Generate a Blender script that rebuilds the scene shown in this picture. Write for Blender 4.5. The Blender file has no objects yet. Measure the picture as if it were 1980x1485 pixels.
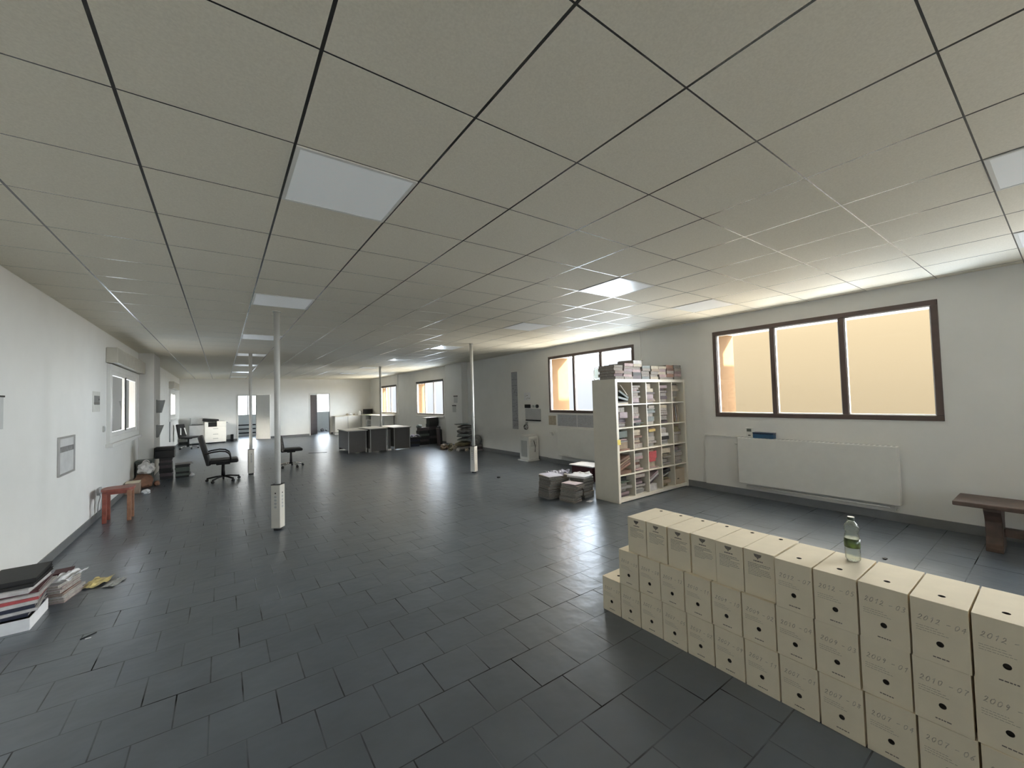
import bpy, bmesh, math, random
from mathutils import Vector, Matrix, noise
SC = bpy.context.scene
COL = SC.collection
PI = math.pi
rnd = random.Random(7)
CZ = 2.762                      # ceiling height
XL, XR, XB = -1.46, 6.46, 6.43  # left wall, right wall piers, right wall window bays
YF, YB = 22.0, -4.0             # far wall, wall behind the camera

# ------------------------------------------------------------------ materials
MATS = {}
def nd(t, k, **kw):
    n = t.nodes.new(k)
    for a, v in kw.items(): setattr(n, a, v)
    return n
def mat(name, col, rough=0.6, metal=0.0, var=0.06, scale=9.0, bump=0.0, spec=0.5, coat=0.0, emit=None, trans=0.0):
    if name in MATS: return MATS[name]
    m = bpy.data.materials.new(name); m.use_nodes = True
    t = m.node_tree; b = t.nodes['Principled BSDF']
    tc = nd(t, 'ShaderNodeTexCoord'); nz = nd(t, 'ShaderNodeTexNoise')
    nz.inputs['Scale'].default_value = scale; nz.inputs['Detail'].default_value = 4
    t.links.new(tc.outputs['Object'], nz.inputs['Vector'])
    mx = nd(t, 'ShaderNodeMix', data_type='RGBA', blend_type='MULTIPLY')
    rp = nd(t, 'ShaderNodeMapRange')
    rp.inputs[1].default_value = 0.3; rp.inputs[2].default_value = 0.7
    rp.inputs[3].default_value = 1 - var; rp.inputs[4].default_value = 1 + var
    t.links.new(nz.outputs['Fac'], rp.inputs[0])
    mx.inputs[0].default_value = 1.0
    mx.inputs[6].default_value = (*col, 1)
    t.links.new(rp.outputs[0], mx.inputs[7])
    t.links.new(mx.outputs[2], b.inputs['Base Color'])
    b.inputs['Roughness'].default_value = rough
    b.inputs['Metallic'].default_value = metal
    b.inputs['Specular IOR Level'].default_value = spec
    b.inputs['Coat Weight'].default_value = coat
    b.inputs['Transmission Weight'].default_value = trans
    if emit:
        b.inputs['Emission Color'].default_value = (*emit[:3], 1); b.inputs['Emission Strength'].default_value = emit[3]
    if bump:
        bp = nd(t, 'ShaderNodeBump'); bp.inputs['Strength'].default_value = bump; bp.inputs['Distance'].default_value = 0.01
        n2 = nd(t, 'ShaderNodeTexNoise'); n2.inputs['Scale'].default_value = scale * 6
        t.links.new(tc.outputs['Object'], n2.inputs['Vector'])
        t.links.new(n2.outputs['Fac'], bp.inputs['Height']); t.links.new(bp.outputs[0], b.inputs['Normal'])
    MATS[name] = m
    return m

WALL = mat('wall_plaster', (0.84, 0.84, 0.82), 0.7, var=0.02, scale=3, bump=0.05)
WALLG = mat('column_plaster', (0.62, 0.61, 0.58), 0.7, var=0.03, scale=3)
BASE = mat('baseboard_tile', (0.16, 0.165, 0.17), 0.45, var=0.08)
BROWNF = mat('brown_window_frame', (0.075, 0.05, 0.042), 0.45, var=0.1)
GREYF = mat('grey_window_frame', (0.22, 0.19, 0.17), 0.45)
WHITEF = mat('white_pvc', (0.78, 0.78, 0.76), 0.35, var=0.02)
ORANGE = mat('orange_render', (0.092, 0.058, 0.033), 0.9, var=0.05, spec=0.02)
BEIGEBOX = mat('shutter_box_beige', (0.50, 0.48, 0.42), 0.6)
PANEL = mat('light_diffuser', (0.90, 0.92, 0.92), 0.28, var=0.02, scale=30, emit=(0.9, 0.97, 1.0, 0.09))
STEELW = mat('white_enamel', (0.80, 0.80, 0.77), 0.35, var=0.02)
POLE = mat('grey_white_pole', (0.58, 0.58, 0.56), 0.3, var=0.03)
OUTLET = mat('outlet_box_grey', (0.60, 0.58, 0.53), 0.45, var=0.03)
DARK = mat('black_plastic', (0.010, 0.010, 0.011), 0.5, spec=0.3)
LEATHER = mat('black_leather', (0.007, 0.007, 0.008), 0.5, bump=0.15, scale=20, spec=0.3)
CHROME = mat('chrome', (0.75, 0.75, 0.75), 0.15, metal=1.0)
MESHB = mat('mesh_back_pattern', (0.06, 0.06, 0.06), 0.7, var=0.8, scale=60)
WHITEP = mat('white_chair_panel', (0.75, 0.75, 0.75), 0.4)
CARD = mat('white_board', (0.78, 0.70, 0.55), 0.75, var=0.03, scale=12)
HOLE_SHADE = mat('hole_shade', (0.03, 0.025, 0.02), 0.9)  # dark colour stands in for the shade inside box holes
INK = mat('faded_ink', (0.27, 0.25, 0.21), 0.9, var=0.25, scale=80)
PENCIL = mat('pencil_mark', (0.43, 0.385, 0.31), 0.9, var=0.55, scale=45)
INKD = mat('printed_ink', (0.16, 0.14, 0.12), 0.9, var=0.2, scale=80)
SHELFW = mat('white_laminate', (0.78, 0.74, 0.65), 0.4, var=0.02)
WOODD = mat('dark_stained_wood', (0.068, 0.042, 0.031), 0.5, var=0.35, scale=14, bump=0.1)
WOODR = mat('red_brown_wood', (0.24, 0.065, 0.045), 0.45, var=0.25, scale=16)
WOODR_LIT = mat('red_brown_wood_lit', (0.30, 0.15, 0.09), 0.5, var=0.25, scale=16)
DESKG = mat('dark_grey_panel', (0.075, 0.070, 0.068), 0.55, var=0.05)
DESKT = mat('pale_grey_laminate', (0.55, 0.55, 0.54), 0.35, var=0.03)
DESKE = mat('desk_edge', (0.10, 0.10, 0.10), 0.5)
BROWND = mat('brown_door', (0.06, 0.035, 0.028), 0.5, var=0.2)
PAPER = mat('white_paper', (0.80, 0.81, 0.84), 0.8, var=0.04, scale=20)
PAGES = mat('page_edges', (0.31, 0.285, 0.26), 0.85, var=0.3, scale=60)
PAGESD = mat('dark_page_edges', (0.19, 0.18, 0.165), 0.9, var=0.35, scale=70)  # darker page tone for the bound files
YELLOW = mat('yellow_note', (0.75, 0.62, 0.15), 0.8)
BLUE = mat('blue_plastic', (0.012, 0.06, 0.13), 0.45)
GREYC = mat('grey_plastic', (0.45, 0.46, 0.46), 0.5)
LCD = mat('lcd', (0.10, 0.11, 0.09), 0.3)
RUBBER = mat('rubber', (0.02, 0.02, 0.02), 0.8)
BAG = mat('white_plastic_bag', (0.72, 0.71, 0.70), 0.35, var=0.06, bump=0.4, scale=14)
KRAFT = mat('kraft_paper', (0.20, 0.10, 0.06), 0.8, var=0.2, bump=0.3, scale=12)
SLATE = mat('grey_shutter', (0.20, 0.20, 0.195), 0.6)
COLS = dict(mauve=(0.36, 0.27, 0.29), pink=(0.56, 0.40, 0.40), cream=(0.62, 0.54, 0.42), grey=(0.32, 0.31, 0.30), darkmauve=(0.09, 0.065, 0.075),
            green=(0.12, 0.15, 0.13), teal=(0.24, 0.27, 0.27), black=(0.014, 0.014, 0.015), brown=(0.21, 0.12, 0.09), red=(0.55, 0.10, 0.11),
            yellow=(0.58, 0.42, 0.14), white=(0.74, 0.72, 0.72), olive=(0.23, 0.20, 0.11), tan=(0.36, 0.27, 0.19), maroon=(0.10, 0.02, 0.03),
            navy=(0.02, 0.025, 0.055), rust=(0.33, 0.18, 0.13), lilac=(0.62, 0.62, 0.78))
for k, v in COLS.items(): COLS[k] = mat('cover_' + k, tuple(c_ * 0.66 for c_ in v), 0.6, var=0.16, scale=18)

def glass_mat():
    m = bpy.data.materials.new('window_glass'); m.use_nodes = True
    t = m.node_tree; t.nodes.clear()
    o = nd(t, 'ShaderNodeOutputMaterial'); mx = nd(t, 'ShaderNodeMixShader')
    tr = nd(t, 'ShaderNodeBsdfTransparent'); gl = nd(t, 'ShaderNodeBsdfGlossy'); lw = nd(t, 'ShaderNodeLayerWeight')
    pw = nd(t, 'ShaderNodeMath', operation='POWER'); t.links.new(lw.outputs['Facing'], pw.inputs[0]); pw.inputs[1].default_value = 5.0
    fr = nd(t, 'ShaderNodeMath', operation='MULTIPLY_ADD'); t.links.new(pw.outputs[0], fr.inputs[0]); fr.inputs[1].default_value = 0.55; fr.inputs[2].default_value = 0.05
    tr.inputs['Color'].default_value = (0.97, 0.97, 0.96, 1)
    gl.inputs['Roughness'].default_value = 0.03
    t.links.new(fr.outputs[0], mx.inputs[0]); t.links.new(tr.outputs[0], mx.inputs[1]); t.links.new(gl.outputs[0], mx.inputs[2])
    t.links.new(mx.outputs[0], o.inputs[0])
    return m
GLASS = glass_mat()
def dark_glass():
    m = mat('dark_interior_glass', (0.05, 0.055, 0.055), 0.05, var=0.05, spec=0.9)
    return m
DGLASS = dark_glass()
def pet_mat():
    m = bpy.data.materials.new('clear_bottle'); m.use_nodes = True
    b = m.node_tree.nodes['Principled BSDF']
    t = m.node_tree
    nz = nd(t, 'ShaderNodeTexNoise'); nz.inputs['Scale'].default_value = 25
    bp = nd(t, 'ShaderNodeBump'); bp.inputs['Strength'].default_value = 0.25; bp.inputs['Distance'].default_value = 0.004
    t.links.new(nz.outputs['Fac'], bp.inputs['Height']); t.links.new(bp.outputs[0], b.inputs['Normal'])
    b.inputs['Base Color'].default_value = (0.92, 0.96, 0.92, 1)
    b.inputs['Transmission Weight'].default_value = 1.0
    b.inputs['Roughness'].default_value = 0.04; b.inputs['IOR'].default_value = 1.3
    return m
PET = pet_mat()
LABELG = mat('green_bottle_label', (0.07, 0.11, 0.03), 0.4, var=0.7, scale=45, trans=0.35)
CLEARP = mat('clear_plastic_sleeve', (0.80, 0.82, 0.80), 0.15, trans=0.6)

def ceiling_mat():
    m = bpy.data.materials.new('ceiling_tiles'); m.use_nodes = True
    t = m.node_tree; b = t.nodes['Principled BSDF']; L = t.links.new
    tc = nd(t, 'ShaderNodeTexCoord'); sp = nd(t, 'ShaderNodeSeparateXYZ'); L(tc.outputs['Object'], sp.inputs[0])
    def M(op, a, b_=None):
        n = nd(t, 'ShaderNodeMath', operation=op)
        for i, v in enumerate((a, b_)):
            if v is None: continue
            if isinstance(v, (int, float)): n.inputs[i].default_value = v
            else: L(v, n.inputs[i])
        return n.outputs[0]
    def dist(s, off):
        a = M('ADD', M('DIVIDE', M('ADD', s, off), 0.6), 100.5)
        return M('MULTIPLY', M('ABSOLUTE', M('SUBTRACT', M('FRACT', a), 0.5)), 0.6)
    lx = M('LESS_THAN', dist(sp.outputs[0], 0.3237), 0.0062)
    ly = M('LESS_THAN', dist(sp.outputs[1], -1.4319), 0.0036)
    ln = M('MAXIMUM', lx, ly)
    nz = nd(t, 'ShaderNodeTexNoise'); nz.inputs['Scale'].default_value = 120; nz.inputs['Detail'].default_value = 3
    L(tc.outputs['Object'], nz.inputs['Vector'])
    rp = nd(t, 'ShaderNodeValToRGB')
    rp.color_ramp.elements[0].position = 0.3; rp.color_ramp.elements[0].color = (0.79, 0.75, 0.645, 1)
    rp.color_ramp.elements[1].position = 0.7; rp.color_ramp.elements[1].color = (0.87, 0.83, 0.72, 1)
    L(nz.outputs['Fac'], rp.inputs[0])
    mx = nd(t, 'ShaderNodeMix', data_type='RGBA'); L(ln, mx.inputs[0]); L(rp.outputs[0], mx.inputs[6]); mx.inputs[7].default_value = (0.02, 0.018, 0.015, 1)
    L(mx.outputs[2], b.inputs['Base Color'])
    L(M('SUBTRACT', 0.85, M('MULTIPLY', ln, 0.6)), b.inputs['Roughness'])
    L(M('ADD', 0.15, M('MULTIPLY', ln, 0.6)), b.inputs['Specular IOR Level'])
    return m
def floor_mat():
    m = bpy.data.materials.new('grey_floor_tiles'); m.use_nodes = True
    t = m.node_tree; b = t.nodes['Principled BSDF']; L = t.links.new
    tc = nd(t, 'ShaderNodeTexCoord'); mp = nd(t, 'ShaderNodeMapping')
    mp.inputs['Location'].default_value = (3.7185, 25 * 0.2945 - 0.283, 0)
    L(tc.outputs['Object'], mp.inputs['Vector'])
    br = nd(t, 'ShaderNodeTexBrick'); br.offset = 0.5; br.offset_frequency = 2; br.squash = 1.0
    br.inputs['Scale'].default_value = 1.0; br.inputs['Brick Width'].default_value = 0.293; br.inputs['Row Height'].default_value = 0.2945
    br.inputs['Mortar Size'].default_value = 0.0042; br.inputs['Mortar Smooth'].default_value = 0.3
    br.inputs['Color1'].default_value = (0.070, 0.085, 0.104, 1); br.inputs['Color2'].default_value = (0.085, 0.101, 0.121, 1)
    br.inputs['Mortar'].default_value = (0.077, 0.093, 0.112, 1)
    L(mp.outputs[0], br.inputs['Vector'])
    # joints are more or less filled from place to place
    jn = nd(t, 'ShaderNodeTexNoise'); jn.inputs['Scale'].default_value = 2.3; jn.inputs['Detail'].default_value = 3; L(tc.outputs['Object'], jn.inputs['Vector'])
    jr_ = nd(t, 'ShaderNodeMapRange'); jr_.inputs[1].default_value = 0.40; jr_.inputs[2].default_value = 0.66; jr_.inputs[3].default_value = 0.25; jr_.inputs[4].default_value = 1.0; L(jn.outputs['Fac'], jr_.inputs[0])
    jm = nd(t, 'ShaderNodeMath', operation='MULTIPLY'); L(br.outputs['Fac'], jm.inputs[0]); L(jr_.outputs[0], jm.inputs[1]); JF = jm.outputs[0]
    jx = nd(t, 'ShaderNodeMix', data_type='RGBA'); L(JF, jx.inputs[0]); L(br.outputs['Color'], jx.inputs[6]); jx.inputs[7].default_value = (0.022, 0.021, 0.020, 1)
    nz = nd(t, 'ShaderNodeTexNoise'); nz.inputs['Scale'].default_value = 3.0; nz.inputs['Detail'].default_value = 8
    L(tc.outputs['Object'], nz.inputs['Vector'])
    mr = nd(t, 'ShaderNodeMapRange'); mr.inputs[1].default_value = 0.3; mr.inputs[2].default_value = 0.7; mr.inputs[3].default_value = 0.85; mr.inputs[4].default_value = 1.15
    L(nz.outputs['Fac'], mr.inputs[0])
    mx = nd(t, 'ShaderNodeMix', data_type='RGBA', blend_type='MULTIPLY'); mx.inputs[0].default_value = 1
    L(jx.outputs[2], mx.inputs[6]); L(mr.outputs[0], mx.inputs[7]); L(mx.outputs[2], b.inputs['Base Color'])
    r2 = nd(t, 'ShaderNodeMapRange'); r2.inputs[1].default_value = 0.3; r2.inputs[2].default_value = 0.7; r2.inputs[3].default_value = 0.285; r2.inputs[4].default_value = 0.33
    L(nz.outputs['Fac'], r2.inputs[0]); L(r2.outputs[0], b.inputs['Roughness'])
    sl_ = nd(t, 'ShaderNodeMath', operation='SUBTRACT'); sl_.inputs[0].default_value = 1.0; sl_.use_clamp = True; L(JF, sl_.inputs[1]); L(sl_.outputs[0], b.inputs['Specular IOR Level'])
    n3 = nd(t, 'ShaderNodeTexNoise'); n3.inputs['Scale'].default_value = 7.0; n3.inputs['Detail'].default_value = 2
    L(tc.outputs['Object'], n3.inputs['Vector'])
    b1 = nd(t, 'ShaderNodeBump'); b1.inputs['Strength'].default_value = 0.22; b1.inputs['Distance'].default_value = 0.02
    L(n3.outputs['Fac'], b1.inputs['Height'])
    b2 = nd(t, 'ShaderNodeBump', invert=True); b2.inputs['Strength'].default_value = 0.5; b2.inputs['Distance'].default_value = 0.002
    L(br.outputs['Fac'], b2.inputs['Height']); L(b1.outputs[0], b2.inputs['Normal']); L(b2.outputs[0], b.inputs['Normal'])
    return m

# ------------------------------------------------------------------ mesh helpers
class MB:
    """collects shapes of one mesh; every shape gets the material slot that is current"""
    def __init__(s): s.bm = bmesh.new(); s.mats = []; s.cur = 0
    def m(s, material):
        if material not in s.mats: s.mats.append(material)
        s.cur = s.mats.index(material); return s
    def _fin(s, geo, M=None, smooth=False):
        vs = [g for g in geo if isinstance(g, bmesh.types.BMVert)]
        if M is not None: bmesh.ops.transform(s.bm, matrix=M, verts=vs)
        fs = set(f for v in vs for f in v.link_faces)
        for f in fs: f.material_index = s.cur; f.smooth = smooth
        return s
    def box(s, x0, y0, z0, x1, y1, z1, bev=0.0, M=None, seg=2):
        r = bmesh.ops.create_cube(s.bm, size=1.0)
        T = Matrix.Translation(((x0 + x1) / 2, (y0 + y1) / 2, (z0 + z1) / 2)) @ Matrix.Diagonal((x1 - x0, y1 - y0, z1 - z0, 1))
        bmesh.ops.transform(s.bm, matrix=T, verts=r['verts'])
        vs = r['verts']
        if bev:
            es = list(set(e for v in vs for e in v.link_edges))
            rr = bmesh.ops.bevel(s.bm, geom=es, offset=bev, segments=seg, profile=0.5, affect='EDGES')
            vs = list(set(rr['verts']) | set(v for v in vs if v.is_valid))
        return s._fin(vs, M, smooth=False)
    def cyl(s, p, q, r, r2=None, n=16, smooth=True):
        p, q = Vector(p), Vector(q); d = q - p
        g = bmesh.ops.create_cone(s.bm, cap_ends=True, segments=n, radius1=r, radius2=r if r2 is None else r2, depth=d.length)
        M = Matrix.Translation((p + q) / 2) @ d.to_track_quat('Z', 'Y').to_matrix().to_4x4()
        s._fin(g['verts'], M)
        for v in g['verts']:
            for f in v.link_faces:
                if len(f.verts) == 4: f.smooth = smooth
        return s
    def tube(s, pts, r, n=8, closed=False):
        pts = [Vector(p) for p in pts]; rings = []
        up = Vector((0, 0, 1))
        for i, p in enumerate(pts):
            a = pts[i - 1] if (i or closed) else p; b = pts[(i + 1) % len(pts)] if (i < len(pts) - 1 or closed) else p
            t = (b - a).normalized(); u = t.cross(up)
            if u.length < 1e-3: u = t.cross(Vector((0, 1, 0)))
            u.normalize(); w = u.cross(t)
            rings.append([s.bm.verts.new(p + (u * math.cos(k * 2 * PI / n) + w * math.sin(k * 2 * PI / n)) * r) for k in range(n)])
        fs = []
        R = range(len(rings)) if closed else range(len(rings) - 1)
        for i in R:
            A, B = rings[i], rings[(i + 1) % len(rings)]
            for k in range(n): fs.append(s.bm.faces.new((A[k], A[(k + 1) % n], B[(k + 1) % n], B[k])))
        if not closed: fs.append(s.bm.faces.new(rings[0][::-1])); fs.append(s.bm.faces.new(rings[-1]))
        for f in fs: f.material_index = s.cur; f.smooth = len(f.verts) == 4
        return s
    def lathe(s, prof, c=(0, 0, 0), n=24, fn=None):
        rings = []
        for (r, z) in prof:
            ring = []
            for k in range(n):
                a = k * 2 * PI / n; rr = r * (fn(a, z) if fn else 1)
                ring.append(s.bm.verts.new((c[0] + rr * math.cos(a), c[1] + rr * math.sin(a), c[2] + z)))
            rings.append(ring)
        for A, B in zip(rings, rings[1:]):
            for k in range(n):
                f = s.bm.faces.new((A[k], A[(k + 1) % n], B[(k + 1) % n], B[k])); f.smooth = True; f.material_index = s.cur
        for ring, rev in ((rings[0], True), (rings[-1], False)):
            f = s.bm.faces.new(ring[::-1] if rev else ring); f.material_index = s.cur
        return s
    def prism(s, poly, h, M=None, bev=0.0):
        """poly: 2D outline in local XY, extruded along +Z by h"""
        a = [s.bm.verts.new((x, y, 0)) for x, y in poly]; b = [s.bm.verts.new((x, y, h)) for x, y in poly]
        fs = [s.bm.faces.new(a[::-1]), s.bm.faces.new(b)]
        n = len(poly)
        for i in range(n): fs.append(s.bm.faces.new((a[i], a[(i + 1) % n], b[(i + 1) % n], b[i])))
        vs = a + b
        if bev:
            es = list(set(e for v in vs for e in v.link_edges))
            rr = bmesh.ops.bevel(s.bm, geom=es, offset=bev, segments=2, profile=0.5, affect='EDGES')
            vs = list(set(rr['verts']) | set(v for v in vs if v.is_valid))
        return s._fin(vs, M)
    def grid(s, fn, nu, nv, smooth=True, th=0.0):
        V = [[s.bm.verts.new(fn(i / nu, j / nv)) for j in range(nv + 1)] for i in range(nu + 1)]
        fs = []
        for i in range(nu):
            for j in range(nv):
                fs.append(s.bm.faces.new((V[i][j], V[i + 1][j], V[i + 1][j + 1], V[i][j + 1])))
        for f in fs: f.material_index = s.cur; f.smooth = smooth
        if th:
            W = [[s.bm.verts.new(Vector(v.co) - Vector((0, 0, th))) for v in row] for row in V]
            for i in range(nu):
                for j in range(nv):
                    f = s.bm.faces.new((W[i][j], W[i][j + 1], W[i + 1][j + 1], W[i + 1][j])); f.material_index = s.cur; f.smooth = smooth
            def side(P, Q):
                for k in range(len(P) - 1):
                    f = s.bm.faces.new((P[k], Q[k], Q[k + 1], P[k + 1])); f.material_index = s.cur
            side([r[0] for r in V], [r[0] for r in W]); side([r[-1] for r in W], [r[-1] for r in V])
            side(W[0], V[0]); side(V[-1], W[-1])
        return s
    def build(s, name, parent=None, loc=None, rot=None, normals=True):
        if normals: bmesh.ops.recalc_face_normals(s.bm, faces=s.bm.faces)
        me = bpy.data.meshes.new(name); s.bm.to_mesh(me); s.bm.free()
        for m in s.mats: me.materials.append(m)
        o = bpy.data.objects.new(name, me); COL.objects.link(o)
        if parent is not None: o.parent = parent
        if loc is not None: o.location = loc
        if rot is not None: o.rotation_euler = rot
        return o
def tag(o, label=None, cat=None, group=None, kind=None):
    if label: o['label'] = label
    if cat: o['category'] = cat
    if group: o['group'] = group
    if kind: o['kind'] = kind
    return o
def empty(name, loc, rz=0.0):
    o = bpy.data.objects.new(name, None); COL.objects.link(o); o.location = loc; o.rotation_euler = (0, 0, rz); o.empty_display_size = 0.1
    return o
def S(o, label=None, cat=None): return tag(o, label, cat, kind='structure')
def copy_tree(o, parent=None):
    c = o.copy(); COL.objects.link(c)
    if parent is not None: c.parent = parent
    for ch in o.children: copy_tree(ch, c)
    return c
ORD = ['', 'first', 'second', 'third', 'fourth', 'fifth', 'sixth', 'seventh', 'eighth', 'ninth', 'tenth', 'eleventh', 'twelfth', 'thirteenth']

# ------------------------------------------------------------------ camera
f, yaw, pitch, roll = 780.593752, 0.623628637, 0.0345615033, -0.0275187124
cam = bpy.data.cameras.new('camera'); cam.sensor_fit = 'HORIZONTAL'; cam.sensor_width = 36; cam.lens = f / 1980 * 36
cam.clip_start = 0.05; cam.clip_end = 200
co = bpy.data.objects.new('camera', cam); COL.objects.link(co); SC.camera = co
cy, sy, cp, sp = math.cos(yaw), math.sin(yaw), math.cos(pitch), math.sin(pitch)
F = Vector((sy * cp, cy * cp, sp)); R0 = Vector((cy, -sy, 0)); U0 = R0.cross(F)
cr, sr = math.cos(roll), math.sin(roll)
Rv = R0 * cr + U0 * sr; Uv = U0 * cr - R0 * sr
co.matrix_world = Matrix(((Rv.x, Uv.x, -F.x, 0), (Rv.y, Uv.y, -F.y, 0), (Rv.z, Uv.z, -F.z, 1.57), (0, 0, 0, 1)))

# ------------------------------------------------------------------ room shell
FLOOR, CEIL = floor_mat(), ceiling_mat()
S(MB().m(FLOOR).box(XL - 0.3, YB - 0.3, -0.2, XR + 0.6, 25.3, 0).build('floor'), 'grey tiled floor of the whole hall', 'floor')
S(MB().m(CEIL).box(XL - 0.3, YB - 0.3, CZ, XR + 0.6, 25.3, CZ + 0.15).build('ceiling'), 'suspended ceiling of square tiles', 'ceiling')
WINS = [  # y0, y1, z0, z1, frame material, frame width
    (0.84, 3.365, 1.185, 2.535, BROWNF, 0.06), (4.90, 7.405, 1.195, 2.535, BROWNF, 0.055),
    (13.15, 15.58, 1.02, 2.28, GREYF, 0.045), (17.92, 20.15, 1.01, 2.28, GREYF, 0.045),
    (-3.20, -0.68, 1.185, 2.535, BROWNF, 0.06)]
XO, XO2 = 7.06, 6.84                             # outer face of the outside wall, thinner in the far part
w = MB().m(WALL)
ys = YB - 0.3
for (y0, y1, z0, z1, fm, fw) in sorted(WINS, key=lambda q: q[0]):
    x_ = XO if y0 < 12 else XO2
    if y0 > 12 and ys < 12: w.box(XR, ys, 0, XO, 12.7, CZ); ys = 12.7
    w.box(XR, ys, 0, x_, y0, CZ); w.box(XR, y0, 0, x_, y1, z0); w.box(XR, y0, z1, x_, y1, CZ); ys = y1
w.box(XR, ys, 0, XO2, 25.3, CZ)
for (a, b, k) in ((-0.2, 3.57, 0), (4.75, 7.52, 1), (12.99, 15.82, 2), (17.75, 20.4, 3), (-3.4, -0.5, 4)):   # shallow panels that carry the windows
    y0, y1, z0, z1 = WINS[k][:4]
    w.box(XB, a, 0, XR, y0, CZ); w.box(XB, y1, 0, XR, b, CZ); w.box(XB, y0, 0, XR, y1, z0); w.box(XB, y0, z1, XR, y1, CZ)
S(w.build('wall_right'), 'long white wall with four windows', 'wall')
LWINS = [(8.80, 11.45, 1.03, 2.28), (17.95, 19.9, 1.15, 2.20)]
w = MB().m(WALL); ys = YB - 0.3
for (y0, y1, z0, z1) in LWINS:
    w.box(XL - 0.1, ys, 0, XL, y0 + 0.05, CZ); w.box(XL - 0.1, y0 + 0.05, 0, XL, y1 - 0.05, z0 + 0.05); w.box(XL - 0.1, y0 + 0.05, z1 - 0.05, XL, y1 - 0.05, CZ); ys = y1 - 0.05
w.box(XL - 0.1, ys, 0, XL, 25.3, CZ)
S(w.build('wall_left'), 'long white wall on the left', 'wall')
BX0, BX1, BZ0, BZ1 = 1.4, 3.2, 1.0, 2.45  # opening of an unseen window, added behind the viewer for daylight
S(MB().m(WALL).box(XL, YB - 0.3, 0, BX0, YB, CZ).box(BX1, YB - 0.3, 0, XR, YB, CZ).box(BX0, YB - 0.3, 0, BX1, YB, BZ0).box(BX0, YB - 0.3, BZ1, BX1, YB, CZ).build('wall_back'), 'white wall behind the viewer', 'wall')
r = S(empty('window_11', ((BX0 + BX1) / 2, YB, BZ0)), 'wide unseen window behind the viewer, added for daylight', 'window'); X = (BX1 - BX0) / 2; Z = BZ1 - BZ0; fw = 0.06; fr = MB().m(BROWNF)
fr.box(-X, -0.1, 0, X, -0.02, fw).box(-X, -0.1, Z - fw, X, -0.02, Z)
for k in range(5): q = -X + (2 * X - fw) * k / 4; fr.box(q, -0.1, fw, q + fw, -0.02, Z - fw)
fr.build('window_frame', r)
for k in range(4):
    q = -X + (2 * X - fw) * k / 4 + fw; q1 = -X + (2 * X - fw) * (k + 1) / 4
    MB().m(GLASS).grid(lambda u, v: (q + (q1 - q) * u, -0.06, fw + (Z - 2 * fw) * v), 1, 1, smooth=False).build('pane', r)
S(MB().m(WALL).box(-14.0, -14.0, 0, 5.9, -13.0, 8.0).build('wall_sun_screen'), 'tall pale unseen screen behind the viewer, added to block the low sun', 'wall')  # added out of view, stops the low sun entering the back window
D1 = (0.60, 1.27, 2.04); D2 = (3.54, 4.42, 2.02)
w = MB().m(WALL)
w.box(XL, YF, 0, D1[0], YF + 0.12, CZ).box(D1[0], YF, D1[2], D1[1], YF + 0.12, CZ).box(D1[1], YF, 0, D2[0], YF + 0.12, CZ)
w.box(D2[0], YF, D2[2], D2[1], YF + 0.12, CZ).box(D2[1], YF, 0, XR, YF + 0.12, CZ)
S(w.build('wall_far'), 'white far wall with two doorways', 'wall')
# back rooms behind the doorways
w = MB().m(WALL); BW = [(0.45, 1.75, 1.04, 2.10), (4.33, 5.75, 1.04, 2.12)]
xs = XL
for (x0, x1, z0, z1) in BW:
    w.box(xs, 25.0, 0, x0, 25.3, CZ); w.box(x0, 25.0, 0, x1, 25.3, z0); w.box(x0, 25.0, z1, x1, 25.3, CZ); xs = x1
w.box(xs, 25.0, 0, XR, 25.3, CZ); w.box(2.5, YF + 0.12, 0, 2.62, 25.0, CZ)
S(w.build('wall_end'), 'outer wall of the two back rooms', 'wall')
# columns
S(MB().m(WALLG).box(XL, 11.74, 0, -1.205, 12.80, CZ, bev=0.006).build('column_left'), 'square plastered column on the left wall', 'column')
S(MB().m(WALL).box(6.24, 11.45, 0, XR, 12.60, CZ, bev=0.006).build('column_right'), 'square plastered column on the right wall', 'column')
# baseboards
b = MB().m(BASE).box(XL, YB, 0, XL + 0.012, 11.74, 0.095, bev=0.003).box(XL, 12.8, 0, XL + 0.012, YF, 0.095, bev=0.003)
b.box(XL, 11.728, 0, -1.193, 11.74, 0.095).box(-1.205, 11.728, 0, -1.193, 12.8, 0.095)
S(b.build('baseboard_left'), 'grey tile baseboard along the left wall', 'baseboard')
b = MB().m(BASE)
for (x, a, c) in ((XR, YB, -3.4), (XB, -3.4, -0.5), (XR, -0.5, -0.2), (XB, -0.2, 3.57), (XR, 3.57, 4.75), (XB, 4.75, 7.52), (XR, 7.52, 11.45), (6.24, 11.438, 12.6), (XR, 12.6, 12.99), (XB, 12.99, 15.82), (XR, 15.82, 17.75), (XB, 17.75, 20.4), (XR, 20.4, YF)):
    b.box(x - 0.012, a, 0, x, c, 0.10)
b.box(6.24, 11.438, 0, XR, 11.45, 0.10)
S(b.build('baseboard_right'), 'grey tile baseboard along the right wall', 'baseboard')
b = MB().m(BASE)
for (a, c) in ((XL, D1[0] - 0.04), (D1[1] + 0.04, D2[0] - 0.04), (D2[1] + 0.04, XR)): b.box(a, YF - 0.012, 0, c, YF, 0.09)
S(b.build('baseboard_far'), 'grey tile baseboard along the far wall', 'baseboard')

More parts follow.
